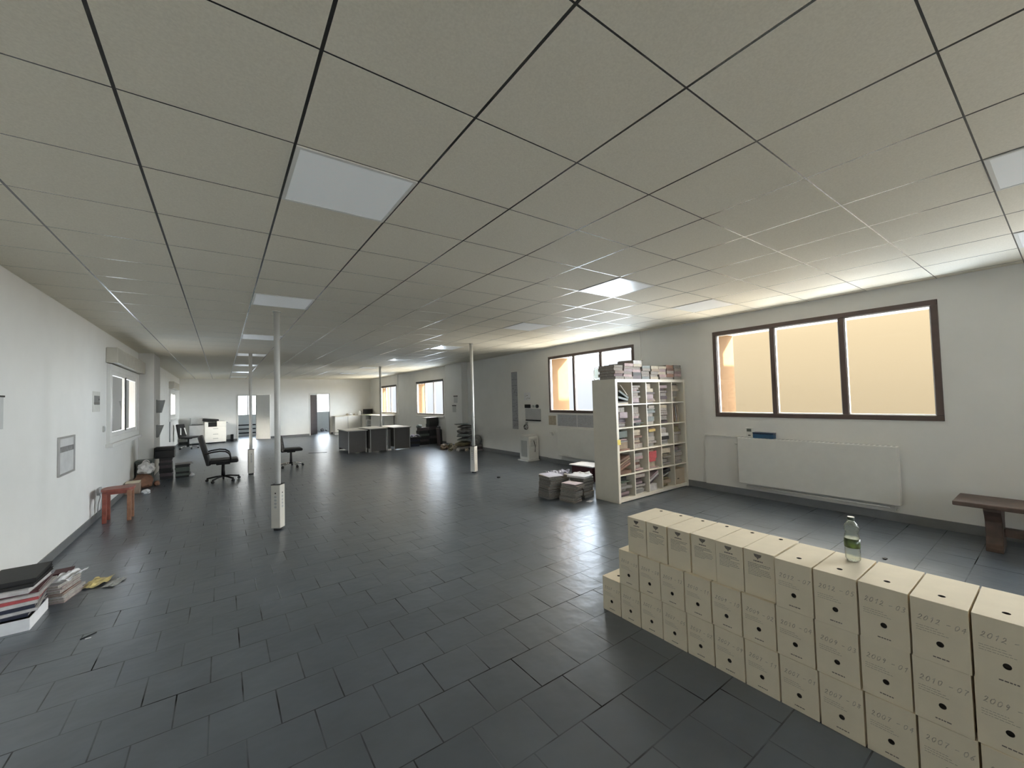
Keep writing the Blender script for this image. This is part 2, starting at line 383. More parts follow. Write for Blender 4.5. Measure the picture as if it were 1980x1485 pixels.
# windows in the right wall
names = ['three-pane window with dark brown frame beside the radiator and bench', 'three-pane window with dark brown frame behind the cube shelf',
         'three-pane window above the black binder stack', 'three-pane window beside the far counter', 'three-pane window behind the viewer']
for i, (y0, y1, z0, z1, fm, fw) in enumerate(WINS):
    r = S(empty('window_%d' % (i + 1 if i < 4 else 9), (XB, (y0 + y1) / 2, z0)), names[i], 'window')
    Y = (y1 - y0) / 2; Z = z1 - z0; fr = MB().m(fm); d0, d1 = -0.012, 0.06
    fr.box(d0, -Y, 0, d1, Y, fw, bev=0.004).box(d0, -Y, Z - fw, d1, Y, Z, bev=0.004)
    fr.box(d0, -Y, fw, d1, -Y + fw, Z - fw, bev=0.004).box(d0, Y - fw, fw, d1, Y, Z - fw, bev=0.004)
    iw = (2 * Y - 2 * fw) / 3; hm = fw * 0.5
    for k in (1, 2): fr.box(d0 + 0.004, -Y + fw + iw * k - hm, fw, d1, -Y + fw + iw * k + hm, Z - fw, bev=0.004)
    fr.build('window_frame', r)
    for k in range(3):
        a = -Y + fw + iw * k + (hm if k else 0); c = -Y + fw + iw * (k + 1) - (hm if k < 2 else 0)
        s = MB().m(WHITEF); e = 0.010; q0, q1 = 0.012, 0.05
        s.box(q0, a, fw, q1, a + e, Z - fw).box(q0, c - e, fw, q1, c, Z - fw).box(q0, a + e, fw, q1, c - e, fw + e).box(q0, a + e, Z - fw - e, q1, c - e, Z - fw)
        s.build('sash', r)
        MB().m(GLASS).grid(lambda u, v: (0.035, a + e + (c - a - 2 * e) * u, fw + e + (Z - 2 * fw - 2 * e) * v), 1, 1, smooth=False).build('pane', r)
    rv = MB().m(ORANGE); o0, o1 = 0.065, (XO if y0 < 12 else XO2) - XB + 0.01; t = 0.012
    rv.m(WALL).box(o0, -Y, 0, o1, Y, t).box(o0, -Y, Z - t, o1, Y, Z).m(ORANGE).box(o0, -Y, t, o1, -Y + t, Z - t).box(o0, Y - t, t, o1, Y, Z - t)
    rv.build('outer_reveal', r)
    if i in (2, 3):
        MB().m(DARK).box(-0.03, -Y, Z - 0.02, -0.013, Y, Z + 0.04, bev=0.004).build('blind_rail', r)
S(MB().m(STEELW).box(XB - 0.05, 13.1, 0.92, XB, 15.6, 0.985, bev=0.006).build('trim_sill'), 'white ledge under the window over the black binders', 'ledge')
for i, (x0, x1, z0, z1) in enumerate(BW):
    r = S(empty('window_%d' % (i + 7), ((x0 + x1) / 2, 25.0, z0)), ['bright window of the left back room', 'bright window of the right back room'][i], 'window')
    X = (x1 - x0) / 2; Z = z1 - z0; fr = MB().m(WHITEF); fw = 0.05
    fr.box(-X, 0, 0, X, 0.06, fw).box(-X, 0, Z - fw, X, 0.06, Z).box(-X, 0, fw, -X + fw, 0.06, Z - fw).box(X - fw, 0, fw, X, 0.06, Z - fw).box(-0.03, 0, fw, 0.03, 0.06, Z - fw)
    fr.build('window_frame', r)
    for a, c in ((-X + fw, -0.03), (0.03, X - fw)):
        MB().m(GLASS).grid(lambda u, v: (a + (c - a) * u, 0.03, fw + (Z - 2 * fw) * v), 1, 1, smooth=False).build('pane', r)
# interior windows of the left wall with roller shutter boxes
def left_window(i, y0, y1, z0, z1, label):
    r = S(empty('window_%d' % i, (XL, (y0 + y1) / 2, z0)), label, 'window'); Y = (y1 - y0) / 2; Z = z1 - z0
    fr = MB().m(WHITEF); fw = 0.10; p = 0.05
    fr.box(0, -Y, 0, p, Y, fw, bev=0.006).box(0, -Y, Z - fw, p, Y, Z, bev=0.006).box(0, -Y, fw, p, -Y + fw, Z - fw, bev=0.006).box(0, Y - fw * 3, fw, p, Y, Z - fw, bev=0.006)
    fr.build('window_frame', r)
    a, c = -Y + fw, Y - fw * 3; mid = (a + c) / 2
    for q0, q1 in ((a, mid), (mid, c)):
        s = MB().m(WHITEF); e = 0.07
        s.box(0.006, q0, fw, 0.04, q0 + e, Z - fw, bev=0.004).box(0.006, q1 - e, fw, 0.04, q1, Z - fw, bev=0.004).box(0.006, q0 + e, fw, 0.04, q1 - e, fw + e, bev=0.004).box(0.006, q0 + e, Z - fw - e, 0.04, q1 - e, Z - fw, bev=0.004)
        s.build('sash', r)
        MB().m(GLASS).grid(lambda u, v: (0.02, q0 + e + (q1 - q0 - 2 * e) * u, fw + e + (Z - 2 * fw - 2 * e) * v), 1, 1, smooth=False).build('pane', r)
    MB().m(DARK).box(0.041, mid - 0.012, fw + 0.05, 0.052, mid + 0.012, Z - fw - 0.05, bev=0.003).build('centre_seal', r)
    MB().m(BEIGEBOX).box(0, -Y - 0.08, Z + 0.01, 0.14, Y + 0.06, Z + 0.25, bev=0.012).build('shutter_box', r)
    MB().m(WHITEF).box(0, -Y - 0.05, -0.06, 0.09, Y, -0.002, bev=0.006).build('window_sill', r)
left_window(5, 8.80, 11.45, 1.03, 2.28, 'white window with a beige shutter box beside the left column')
left_window(6, 17.95, 19.9, 1.15, 2.20, 'white window near the far end of the left wall')

# doors of the far wall
def door_frame(D):
    fr = MB().m(WHITEF); t = 0.045
    fr.box(D[0] - t, YF - 0.02, 0, D[0], YF + 0.14, D[2], bev=0.004).box(D[1], YF - 0.02, 0, D[1] + t, YF + 0.14, D[2], bev=0.004).box(D[0] - t, YF - 0.02, D[2], D[1] + t, YF + 0.14, D[2] + t, bev=0.004)
    return fr
d = S(empty('door_1', (D1[1], YF, 0)), 'white door leaf standing open into the hall', 'door')
o = door_frame(D1).build('door_frame', d); o.location = (-D1[1], -YF, 0)
a = math.radians(-42)
lf = MB().m(WHITEF).box(0, -0.04, 0.01, 0.66, 0, 2.02, bev=0.004).build('door_leaf', d, (0.05, -0.03, 0), (0, 0, a))
MB().m(CHROME).cyl((0.60, -0.04, 1.03), (0.60, -0.09, 1.03), 0.011).cyl((0.60, -0.085, 1.03), (0.48, -0.085, 1.03), 0.009).build('door_handle', lf)
d = S(empty('door_2', (D2[0], YF + 0.12, 0)), 'dark brown door swung back into the right back room', 'door')
o = door_frame(D2).build('door_frame', d); o.location = (-D2[0], -YF - 0.12, 0)
lf = MB().m(BROWND).box(0, 0, 0.01, 0.82, 0.04, 1.99, bev=0.004).build('door_leaf', d, (0.02, 0.03, 0), (0, 0, math.radians(58)))
MB().m(CHROME).cyl((0.76, 0, 1.03), (0.76, -0.05, 1.03), 0.011).cyl((0.76, -0.045, 1.03), (0.64, -0.045, 1.03), 0.009).build('door_handle', lf)

# added unseen fin wall, keeps the low sun off the lower part of the reveals
S(MB().m(ORANGE).box(XO, 0.25, 0, 9.5, 0.45, 2.38).build('wall_sun_fin'), 'unseen fin wall outside, added to shade the reveals', 'wall')

S(MB().m(ORANGE).box(-4.6, 7.5, 2.45, XL - 0.1, 14.0, 2.6).build('roof_sky_shade'), 'slab outside the left wall, added to block sky light', 'roof')  # added slab, keeps sky light off the nearer left window

# ceiling lights
def light(x, y, label):
    r = tag(empty('ceiling_light', (x + 0.3, y + 0.3, CZ)), label, 'ceiling light', 'square panel lights in the ceiling')
    fr = MB().m(STEELW); e, t = 0.018, 0.006; h = 0.294
    fr.box(-h, -h, -t, h, -h + e, 0.0).box(-h, h - e, -t, h, h, 0.0).box(-h, -h + e, -t, -h + e, h - e, 0.0).box(h - e, -h + e, -t, h, h - e, 0.0)
    fr.build('light_frame', r)
    MB().m(PANEL).box(-h + e, -h + e, -0.0045, h - e, h - e, 0.0, bev=0.002).build('diffuser', r)
LA = ['nearest the viewer', 'just in front of the nearest pole', 'third from the viewer', 'fourth from the viewer', 'fifth from the viewer', 'sixth from the viewer', 'closest to the far wall']
for k in range(7): light(0.276, 2.032 + 3 * k, 'square ceiling light, row of the two left poles, ' + LA[k])
LB = ['closest to the viewer', 'second of the row', 'third of the row', 'fourth of the row', 'farthest from the viewer']
for k in range(5): light(3.876, 5.032 + 3 * k, 'square ceiling light, row by the two right poles, ' + LB[k])
light(3.276, 2.632, 'bright square ceiling light out in front of the cube shelf')
light(5.076, 2.632, 'warm-tinted square ceiling light closest to the brown window')
light(3.276, -0.368, 'square ceiling light cut by the right frame edge above the archive boxes')
light(5.076, -0.368, 'square ceiling light near the right frame corner by the wall')

# ------------------------------------------------------------------ archive boxes
GLY = {'0': [(.5, 1), (.15, .8), (.05, .4), (.25, .02), (.6, .1), (.8, .5), (.7, .9), (.5, 1)], '1': [(.15, .7), (.55, 1), (.5, .5), (.45, 0)], '2': [(.1, .75), (.3, 1), (.65, .9), (.6, .55), (.1, .05), (.4, .1), (.9, 0)],
       '3': [(.1, .9), (.5, 1), (.7, .8), (.35, .55), (.75, .4), (.6, .08), (.1, .05)], '4': [(.5, 1), (.1, .4), (.85, .45)], '5': [(.8, 1), (.3, .95), (.2, .55), (.6, .6), (.75, .3), (.5, .02), (.1, .1)],
       '6': [(.7, 1), (.3, .7), (.1, .3), (.35, .02), (.7, .15), (.6, .45), (.15, .35)], '7': [(.1, .95), (.8, 1), (.5, .5), (.35, 0)], '8': [(.6, .9), (.25, .95), (.3, .6), (.7, .35), (.5, .02), (.15, .2), (.45, .5), (.7, .8), (.6, .9)],
       '9': [(.75, .8), (.4, 1), (.15, .75), (.4, .5), (.75, .8), (.6, .3), (.45, 0)], '-': [(.1, .45), (.8, .5)], ' ': []}
def text_mesh(body, size, r, M, material, parent, name):
    mb = MB().m(material); x = 0.0; wd_ = size * 0.11; vs_ = []
    for ch_ in body:
        pts = [(x + size * 0.62 * (px_ + r.uniform(-.06, .06)) + 0.25 * size * py_, size * (py_ * r.uniform(.92, 1.02) + r.uniform(-.04, .04))) for px_, py_ in GLY[ch_]]
        if ch_ == '4': pts2 = [(x + size * (0.62 * .62 + .25), size * .95), (x + size * .40, size * -0.02)]
        for P_ in (pts, pts2 if ch_ == '4' else []):
            for (ax, ay), (bx_, by) in zip(P_, P_[1:]):
                dx, dy = bx_ - ax, by - ay; l = math.hypot(dx, dy) or 1; nx, ny = -dy / l * wd_ / 2, dx / l * wd_ / 2; ex, ey = dx / l * wd_ * .3, dy / l * wd_ * .3
                q = [mb.bm.verts.new((ax + nx - ex, ay + ny - ey, 0)), mb.bm.verts.new((ax - nx - ex, ay - ny - ey, 0)), mb.bm.verts.new((bx_ - nx + ex, by - ny + ey, 0)), mb.bm.verts.new((bx_ + nx + ex, by + ny + ey, 0))]
                mb.bm.faces.new(q)
        x += size * (0.80 if ch_ not in ' -' else 0.55)
    bmesh.ops.transform(mb.bm, matrix=M, verts=mb.bm.verts)
    return mb.build(name, parent)
BWD, BD, BH = 0.1595, 0.328, 0.2385
def hole_face(mb, P, u, v, n, U, V, c, r, deep):
    """face P + [0,U]u + [0,V]v with a round hole at c, a short collar inward and a bottom painted in shade colour"""
    bm = mb.bm; P, u, v, n = Vector(P), Vector(u), Vector(v), Vector(n); K = 16
    ci = [bm.verts.new(P + u * (c[0] + r * math.cos(2 * PI * k / K)) + v * (c[1] + r * math.sin(2 * PI * k / K))) for k in range(K)]
    ins = [bm.verts.new(w.co - n * deep) for w in ci]
    cs = [bm.verts.new(P + u * a + v * b) for a, b in ((U, V), (0, V), (0, 0), (U, 0))]
    fs = []
    for q in range(4):                       # quarter q runs from angle q*90 to (q+1)*90
        i0 = q * K // 4
        for k in range(i0, i0 + K // 4):
            fs.append(bm.faces.new((ci[k % K], ci[(k + 1) % K], cs[q])))
        fs.append(bm.faces.new((cs[q], ci[(i0 + K // 4) % K], cs[(q + 1) % 4])))
    for f_ in fs: f_.material_index = mb.cur
    fs = []; mb.m(HOLE_SHADE)
    for k in range(K): fs.append(bm.faces.new((ci[k], ins[k], ins[(k + 1) % K], ci[(k + 1) % K])))
    for f_ in fs: f_.material_index = mb.cur
    mb.m(HOLE_SHADE); g = bm.faces.new(ins); g.material_index = mb.cur; mb.m(CARD)
def box_body(printed):
    mb = MB().m(CARD); h = BWD / 2; bm = mb.bm
    tx = 0.287 if printed else 0.085
    hole_face(mb, (0, -h, BH), (1, 0, 0), (0, 1, 0), (0, 0, 1), BD, BWD, (tx, h), 0.0115, 0.012)     # top
    if printed:
        q = [bm.verts.new(p) for p in ((0, h, 0), (0, -h, 0), (0, -h, BH), (0, h, BH))]; bm.faces.new(q)
    else:
        hole_face(mb, (0, h, 0), (0, -1, 0), (0, 0, 1), (-1, 0, 0), BWD, BH, (h, 0.078), 0.0108, 0.012)
    for q in (((BD, -h, 0), (BD, h, 0), (BD, h, BH), (BD, -h, BH)), ((0, -h, 0), (BD, -h, 0), (BD, -h, BH), (0, -h, BH)), ((BD, h, 0), (0, h, 0), (0, h, BH), (BD, h, BH)), ((0, h, 0), (BD, h, 0), (BD, -h, 0), (0, -h, 0))):
        bm.faces.new([bm.verts.new(p) for p in q])
    bmesh.ops.remove_doubles(bm, verts=bm.verts, dist=1e-5)
    # top flap: a thin board that overhangs the front edge a little
    return mb
TM = Matrix(((0, 0, -1, 0), (-1, 0, 0, 0), (0, 1, 0, 0), (0, 0, 0, 1)))     # text plane -> front face
def scribble(mb, y0, y1, z, th, r):
    """a line of illegible small print: dashes of word length, read from y0 down to y1"""
    y = y0
    while y > y1 + 0.004:
        l = min(r.uniform(0.004, 0.013), y - y1); mb.box(-0.0006, y - l, z - th / 2, -0.0002, y, z + th / 2); y -= l + 0.0022
def archive_box(x, y, z, text, label, printed, group):
    r = random.Random(hash((round(y, 3), round(z, 3))) % 9999)
    o = box_body(printed).build('archive_box', None, (x, y, z), (0, 0, r.uniform(-0.008, 0.008)))
    tag(o, label, 'box', group)
    h = BWD / 2
    flap = MB().m(CARD).box(-0.0012, -h + 0.003, BH - 0.004, 0.0, h - 0.003, BH - 0.0005)
    flap.build('lid_edge', o)
    if printed:
        lg = MB().m(INKD)
        lg.prism([(-0.021, 0.010), (0.021, 0.010), (0.017, -0.002), (0.007, -0.009), (-0.007, -0.009), (-0.017, -0.002)], 0.0004, Matrix.Translation((-0.0002, 0.004, 0.213)) @ TM)
        lg.prism([(-0.004, -0.009), (0.004, -0.009), (0.002, -0.016), (-0.002, -0.016)], 0.0003, Matrix.Translation((-0.0002, 0.004, 0.213)) @ TM)
        lg.build('printed_emblem', o)
        t = MB().m(INKD); scribble(t, 0.027, -0.022, 0.187, 0.0055, r); t.build('printed_name', o)
        t = MB().m(INK)
        for k in range(8):
            e = 0.060 if k in (0, 5) else -0.0
            scribble(t, 0.058, (-0.060 if k not in (2, 7) else -0.01) + r.uniform(-0.004, 0.01), 0.170 - k * 0.0085, 0.0030 if k < 3 else 0.0022, r)
        t.build('printed_lines', o)
    else:
        a = math.radians(r.uniform(-4, 2))
        M = Matrix.Translation((-0.0004, h - 0.018, 0.158 + r.uniform(-0.006, 0.006))) @ TM @ Matrix.Rotation(a, 4, 'Z')
        text_mesh(text, 0.021, r, M, PENCIL, o, 'handwriting')
        t = MB().m(INKD); scribble(t, 0.022, -0.026, 0.024, 0.0042, r); t.build('printed_name', o)
        t = MB().m(INK)
        for k in range(3): scribble(t, 0.066, 0.0 - 0.012 * k, 0.132 - k * 0.009, 0.0013, r)
        t.build('printed_lines', o)
    return o
Y0 = 2.099; PIT = 0.1670
mon = ['07', '12', '03', '05', '02', '09', '11', '01', '08', '04', '06', '10']
for k in range(12):                                   # bottom row
    y = Y0 - (k + 0.5) * PIT + 0.002
    archive_box(2.288 + rnd.uniform(-0.002, 0.002), y, 0.0005, '2007 - ' + mon[k], 'white archive box, bottom row of the box wall, %s from the far end' % ORD[k + 1], False, 'archive boxes in the stacked box wall')
for k in range(12):                                   # middle row
    y = Y0 - 0.158 - (k + 0.5) * PIT
    archive_box(2.289 + rnd.uniform(-0.003, 0.003), y, 0.2405, ('2009 - ' if k % 3 else '2010 - ') + mon[(k * 5 + 3) % 12], 'white archive box, middle row of the box wall, %s from the far end' % ORD[k + 1], False, 'archive boxes in the stacked box wall')
tops = [-0.310, -0.464, -0.621, -0.777, -0.930, -1.083]
for k, s in enumerate(tops):                          # top row, printed side out
    o = archive_box(2.308 + rnd.uniform(-0.004, 0.004), Y0 + s, 0.4805, '', 'archive box with printed emblem, top row of the box wall, %s from the far end' % ORD[k + 1], True, 'printed archive boxes on top of the box wall')
    o.scale = (1, 0.93, 1)
for k in range(5):                                    # top row, written side out
    y = Y0 - 1.165 - (k + 0.5) * 0.1668
    wh = ['next to the printed boxes', 'under the plastic bottle', 'just right of the bottle', 'second right of the bottle', 'cut off by the right frame edge'][k]
    archive_box(2.286 + rnd.uniform(-0.003, 0.003), y, 0.4805, '2012 - ' + ['07', '05', '03', '04', '02'][k], 'handwritten archive box, top row of the box wall, ' + wh, False, 'archive boxes in the stacked box wall')

# plastic bottle on the boxes
bt = tag(empty('water_bottle', (2.535, 0.675, 0.7195)), 'empty clear plastic water bottle standing on top of the archive boxes', 'bottle')
def petal(a, z): return 1 + (0.06 * math.cos(5 * a) if z < 0.014 else 0)
def ribs(a, z): return 1
prof = [(0.019, 0.0), (0.026, 0.004), (0.0305, 0.014), (0.0310, 0.05), (0.0305, 0.06), (0.031, 0.070), (0.031, 0.115), (0.0285, 0.128), (0.0250, 0.136), (0.0265, 0.143), (0.0300, 0.152), (0.0305, 0.164), (0.0270, 0.176), (0.019, 0.188), (0.0130, 0.195), (0.0128, 0.202)]
MB().m(PET).lathe(prof + [(0.0123, 0.2022)] + [(max(r_ - 0.0012, 0.003), max(z_, 0.0015)) for r_, z_ in reversed(prof)], n=30, fn=petal).build('bottle_body', bt)
MB().m(LABELG).lathe([(0.0314, 0.068), (0.0317, 0.068), (0.0317, 0.112), (0.0314, 0.112)], n=30).build('bottle_label', bt)
MB().m(mat('dark_green_cap', (0.02, 0.035, 0.02), 0.4)).lathe([(0.0145, 0.200), (0.0148, 0.202), (0.0148, 0.2135), (0.0138, 0.215)], n=24).build('bottle_cap', bt)

# ------------------------------------------------------------------ cube shelf
SX0, SX1, SY0, SY1, SH = 4.642, 6.440, 3.888, 4.338, 1.805
sh = tag(empty('cube_shelf', (SX0, SY0, 0)), 'tall white cube shelf with twenty-five compartments full of paper folders', 'shelf')
W, D, T, t = SX1 - SX0, SY1 - SY0, 0.048, 0.017
MB().m(SHELFW).box(0, 0, 0, T, D, SH, bev=0.002).build('side_panel', sh); MB().m(SHELFW).box(W - T, 0, 0, W, D, SH, bev=0.002).build('side_panel', sh)
MB().m(SHELFW).box(T, 0, SH - T, W - T, D, SH, bev=0.002).build('top_panel', sh); MB().m(SHELFW).box(T, 0, 0.012, W - T, D, 0.012 + T, bev=0.002).build('bottom_panel', sh)
CWD = (W - 2 * T - 4 * t) / 5; CHT = (SH - 2 * T - 0.012 - 4 * t) / 5
cell = lambda r, c: (SX0 + T + c * (CWD + t), 0.012 + T + (4 - r) * (CHT + t))       # left edge x, bottom z
for k in range(1, 5):
    z = 0.012 + T + k * CHT + (k - 1) * t
    MB().m(SHELFW).box(T, 0.002, z, W - T, D, z + t, bev=0.001).build('shelf_board', sh)
for k in range(1, 5):
    x = T + k * CWD + (k - 1) * t
    for j in range(5):
        z = 0.012 + T + j * (CHT + t)
        MB().m(SHELFW).box(x, 0.003, z, x + t, D, z + CHT).build('divider', sh)
tag(MB().m(YELLOW).grid(lambda u, v: (SX0 + 0.008 + 0.066 * u, SY0 - 0.0015 - 0.004 * (1 - v) ** 2, 0.845 + 0.075 * v), 2, 4, th=0.0).build('sticky_note'), 'yellow sticky note on the left front edge of the cube shelf', 'note')

# ------------------------------------------------------------------ folders and stacks
def folder_mesh(cov, w, d, h, spine=True, pages=PAGES):
    mb = MB().m(COLS[cov]); c = min(0.0025, h * 0.2)
    mb.box(-w / 2, -d / 2, 0, w / 2, d / 2, c); mb.box(-w / 2, -d / 2, h - c, w / 2, d / 2, h)
    if spine: mb.box(-w / 2, -d / 2, c, w / 2, -d / 2 + c, h - c)
    mb.m(pages).box(-w / 2 + 0.003, -d / 2 + (c if spine else 0.005), c, w / 2 - 0.004, d / 2 - 0.004, h - c)
    return mb
def folder(cov, x, y, z, w, d, h, rz, label, group, spine=True, rot=None, pages=PAGES):
    o = folder_mesh(cov, w, d, h, spine, pages).build('paper_folder', None, (x, y, z), rot or (0, 0, rz), normals=False)
    return tag(o, label, 'folder', group)
CN = {'darkmauve': 'dark mauve', 'teal': 'grey-green', 'green': 'dark green', 'grey': 'grey', 'lilac': 'bluish white'}
cn = lambda c: CN.get(c, c)
LV = lambda i, n: 'at the bottom' if i == 0 else ('on top' if i == n - 1 else ORD[i + 1] + ' from the bottom')
CELLS = {  # bottom to top covers, per row and column
    (0, 1): 'darkmauve mauve pink mauve grey pink pink darkmauve', (0, 2): 'pink tan mauve mauve darkmauve cream cream', (0, 3): 'cream darkmauve mauve darkmauve mauve darkmauve mauve mauve', (0, 4): 'cream cream grey cream cream black',
    (1, 0): 'mauve mauve grey mauve darkmauve mauve mauve mauve', (1, 1): 'black green mauve black pink pink cream', (1, 2): 'grey teal green teal green teal cream', (1, 3): 'darkmauve black white darkmauve cream pink black cream cream',
    (2, 0): 'rust tan green pink black green', (2, 1): 'rust brown cream rust brown cream cream', (2, 2): 'grey grey white grey yellow pink', (2, 3): 'grey grey white black white lilac white', (2, 4): 'olive tan olive olive tan',
    (3, 1): 'darkmauve pink mauve brown mauve pink grey', (3, 2): 'pink cream red red red cream', (3, 3): 'white grey black grey cream cream black cream', (3, 4): 'grey mauve tan grey mauve tan',
    (4, 0): 'darkmauve mauve black grey teal green black', (4, 1): 'grey grey white lilac darkmauve mauve darkmauve mauve pink', (4, 3): 'olive tan olive'}
RN = ['top', 'second', 'third', 'fourth', 'bottom']; CNm = ['left end', 'second', 'middle', 'fourth', 'right end']
for (r, c), s in CELLS.items():
    x0, z0 = cell(r, c); cs = s.split(); n = len(cs)
    hs = [rnd.choice((0.4, 0.7, 1.0, 1.5, 2.0)) * rnd.uniform(0.85, 1.15) for _ in cs]; tot = CHT * rnd.uniform(0.84, 0.95) * (0.5 if (r, c) in ((4, 3),) else 1); sc = tot / sum(hs); z = z0 + 0.0005
    for i, cv in enumerate(cs):
        w = rnd.uniform(0.165, 0.235); d = rnd.uniform(0.27, 0.33); h = hs[i] * sc - 0.003
        x = x0 + 0.022 + w / 2 + rnd.uniform(0, 0.04); y = SY0 + 0.018 + d / 2 + rnd.uniform(0, 0.07)
        folder(cv, x, y, z, w, d, h, rnd.uniform(-0.11, 0.11), '%s folder %s, cube shelf %s row, %s compartment' % (cn(cv), LV(i, n), RN[r], CNm[c]),
               'paper folders in the cube shelf', rnd.random() < 0.62)
        z += h + 0.0028
def leaning(r, c, items):
    x0, z0 = cell(r, c)
    for cv, px, pz, w, h, ang, word in items:       # a folder of height w, thickness h, tilted by ang about the depth axis
        folder(cv, x0 + px, SY0 + 0.02 + 0.155, z0 + pz, w, 0.30, h, 0, '%s folder %s, cube shelf %s row, %s compartment' % (cn(cv), word, RN[r], CNm[c]), 'paper folders in the cube shelf', rot=(0, math.radians(ang), 0))
leaning(0, 0, [('cream', 0.145, 0.001, 0.235, 0.022, 0, 'lying at the bottom'), ('black', 0.140, 0.024, 0.22, 0.014, 0, 'lying second from the bottom'), ('teal', 0.150, 0.070, 0.22, 0.03, 12, 'leaning lowest'), ('green', 0.165, 0.130, 0.24, 0.03, 28, 'leaning in the middle'), ('cream', 0.17, 0.205, 0.22, 0.012, 45, 'leaning uppermost')])
leaning(1, 4, [('tan', 0.065, 0.150, 0.28, 0.02, 80, 'leaning first from the left'), ('grey', 0.110, 0.150, 0.28, 0.025, 82, 'leaning second from the left'), ('tan', 0.155, 0.150, 0.28, 0.02, 84, 'leaning third from the left')])
leaning(3, 0, [('brown', 0.155, 0.001, 0.25, 0.05, 0, 'lying at the bottom'), ('rust', 0.150, 0.095, 0.25, 0.03, -18, 'tilted lowest'), ('brown', 0.150, 0.135, 0.25, 0.03, -20, 'tilted second from below'), ('tan', 0.150, 0.175, 0.24, 0.022, -20, 'tilted third from below'), ('brown', 0.145, 0.21, 0.22, 0.03, -16, 'tilted uppermost')])
leaning(4, 2, [('white', 0.11, 0.001, 0.19, 0.10, 0, 'lying at the bottom, very thick'), ('darkmauve', 0.15, 0.165, 0.24, 0.022, -24, 'tilted lowest'), ('white', 0.155, 0.196, 0.24, 0.020, -24, 'tilted second from below'), ('mauve', 0.15, 0.226, 0.23, 0.030, -24, 'tilted uppermost')])
x0, z0 = cell(4, 3)
leaning(4, 3, [('white', 0.11, 0.20, 0.16, 0.012, -15, 'tilted above the olive folders'), ('black', 0.13, 0.235, 0.22, 0.05, -5, 'tilted uppermost')])
x0, z0 = cell(4, 4)
cb = MB().m(mat('beige_carton', (0.42, 0.34, 0.25), 0.8, var=0.05)).box(-0.14, -0.15, 0, 0.14, 0.15, 0.25, bev=0.003).build('carton', None, (x0 + CWD / 2 + 0.005, SY0 + 0.18, z0 + 0.0005))
tag(cb, 'beige carton filling the lower right corner compartment of the cube shelf', 'box')
MB().m(HOLE_SHADE).prism([(-0.03, -0.006), (0.03, -0.006), (0.024, 0.008), (-0.024, 0.008)], 0.001, Matrix.Translation((-0.05, -0.150, 0.09)) @ Matrix.Rotation(PI / 2, 4, 'X')).build('hand_hole', cb)  # dark patch painted for the shade in the hand hole
# stacks on top of the shelf
TOPS = ['teal maroon brown rust grey', 'pink pink mauve mauve pink pink', 'darkmauve black pink mauve cream white', 'teal teal grey teal teal', 'cream cream cream tan cream', 'cream pink cream mauve cream', 'pink rust pink brown rust', 'mauve pink mauve mauve grey']
TZ = [2.015, 2.045, 2.095, 2.02, 2.02, 2.02, 2.045, 2.05]
x = SX0 + 0.03
for k, s in enumerate(TOPS):
    cs = s.split(); n = len(cs); wid = 0.214; z = SH + 0.0005; hs = [rnd.uniform(0.8, 1.2) for _ in cs]; sc = (TZ[k] - SH) / sum(hs)
    for i, cv in enumerate(cs):
        w = wid - rnd.uniform(0.008, 0.02); h = hs[i] * sc - 0.0006
        folder(cv, x + wid / 2 + rnd.uniform(-0.004, 0.004), SY0 + 0.03 + 0.155 + rnd.uniform(-0.015, 0.02), z, w, 0.31, h, rnd.uniform(-0.015, 0.015),
               '%s folder %s, %s stack from the left atop the cube shelf' % (cn(cv), LV(i, n), ORD[k + 1]), 'folder stacks on top of the cube shelf', rnd.random() < 0.62)
        z += h + 0.0006
    x += wid + 0.004
folder('black', SX0 + 0.03 + 2 * 0.218 + 0.15, SY0 + 0.19, 2.0955, 0.23, 0.30, 0.008, 0.1, 'thin black folder sticking out over the third stack on top of the cube shelf', 'folder stacks on top of the cube shelf')
jr = tag(MB().m(PET).lathe([(0.03, 0), (0.052, 0.006), (0.056, 0.03), (0.054, 0.14), (0.04, 0.17), (0.036, 0.19), (0.034, 0.19), (0.038, 0.168), (0.052, 0.138), (0.053, 0.03), (0.04, 0.008)], n=20).build('plastic_jar', None, (SX0 + 0.055, SY0 + 0.405, SH)), 'clear plastic jar at the back left corner on top of the cube shelf', 'jar')
jr.scale = (0.72, 0.72, 1)

def pile(name, group, cx, cy, z0, covs, w, d, H, where, rz=0.0, jit=0.015, jr_=0.08, drift=(0, 0), thick=None, spine=True):
    cs = covs.split(); n = len(cs); hs = thick or [rnd.uniform(0.75, 1.25) for _ in cs]; sc = H / sum(hs); z = z0
    for i, cv in enumerate(cs):
        k = i / max(1, n - 1); h = hs[i] * sc - 0.0006
        folder(cv, cx + drift[0] * k + rnd.uniform(-jit, jit), cy + drift[1] * k + rnd.uniform(-jit, jit), z, w * rnd.uniform(0.93, 1.0), d * rnd.uniform(0.95, 1.0), h, rz + rnd.uniform(-jr_, jr_),
               '%s %s %s, in %s' % (cn(cv), name, LV(i, n), where), group, spine, pages=COLS[cv] if 'binder' in name else (PAGESD if 'file' in name else PAGES))
        z += h + 0.0006
    return z
def crumpled(name, x, y, z, w, d, amp, seed, material, label, cat, rz=0.0, group=None, n=10):
    def fn(u, v):
        p = Vector((u * 3.1 + seed, v * 3.1, seed * 1.7)); a = noise.noise(p) + 0.5 * noise.noise(p * 2.7)
        return (w * (u - 0.5) * (1 + 0.08 * noise.noise(p * 1.3)), d * (v - 0.5), amp * (a + 0.62) + 0.002)
    o = MB().m(material).grid(fn, n, n, smooth=False, th=0.0012).build(name, None, (x, y, z), (0, 0, rz))
    zmin = min(v.co.z for v in o.data.vertices)
    for v in o.data.vertices: v.co.z -= zmin
    return tag(o, label, cat, group)
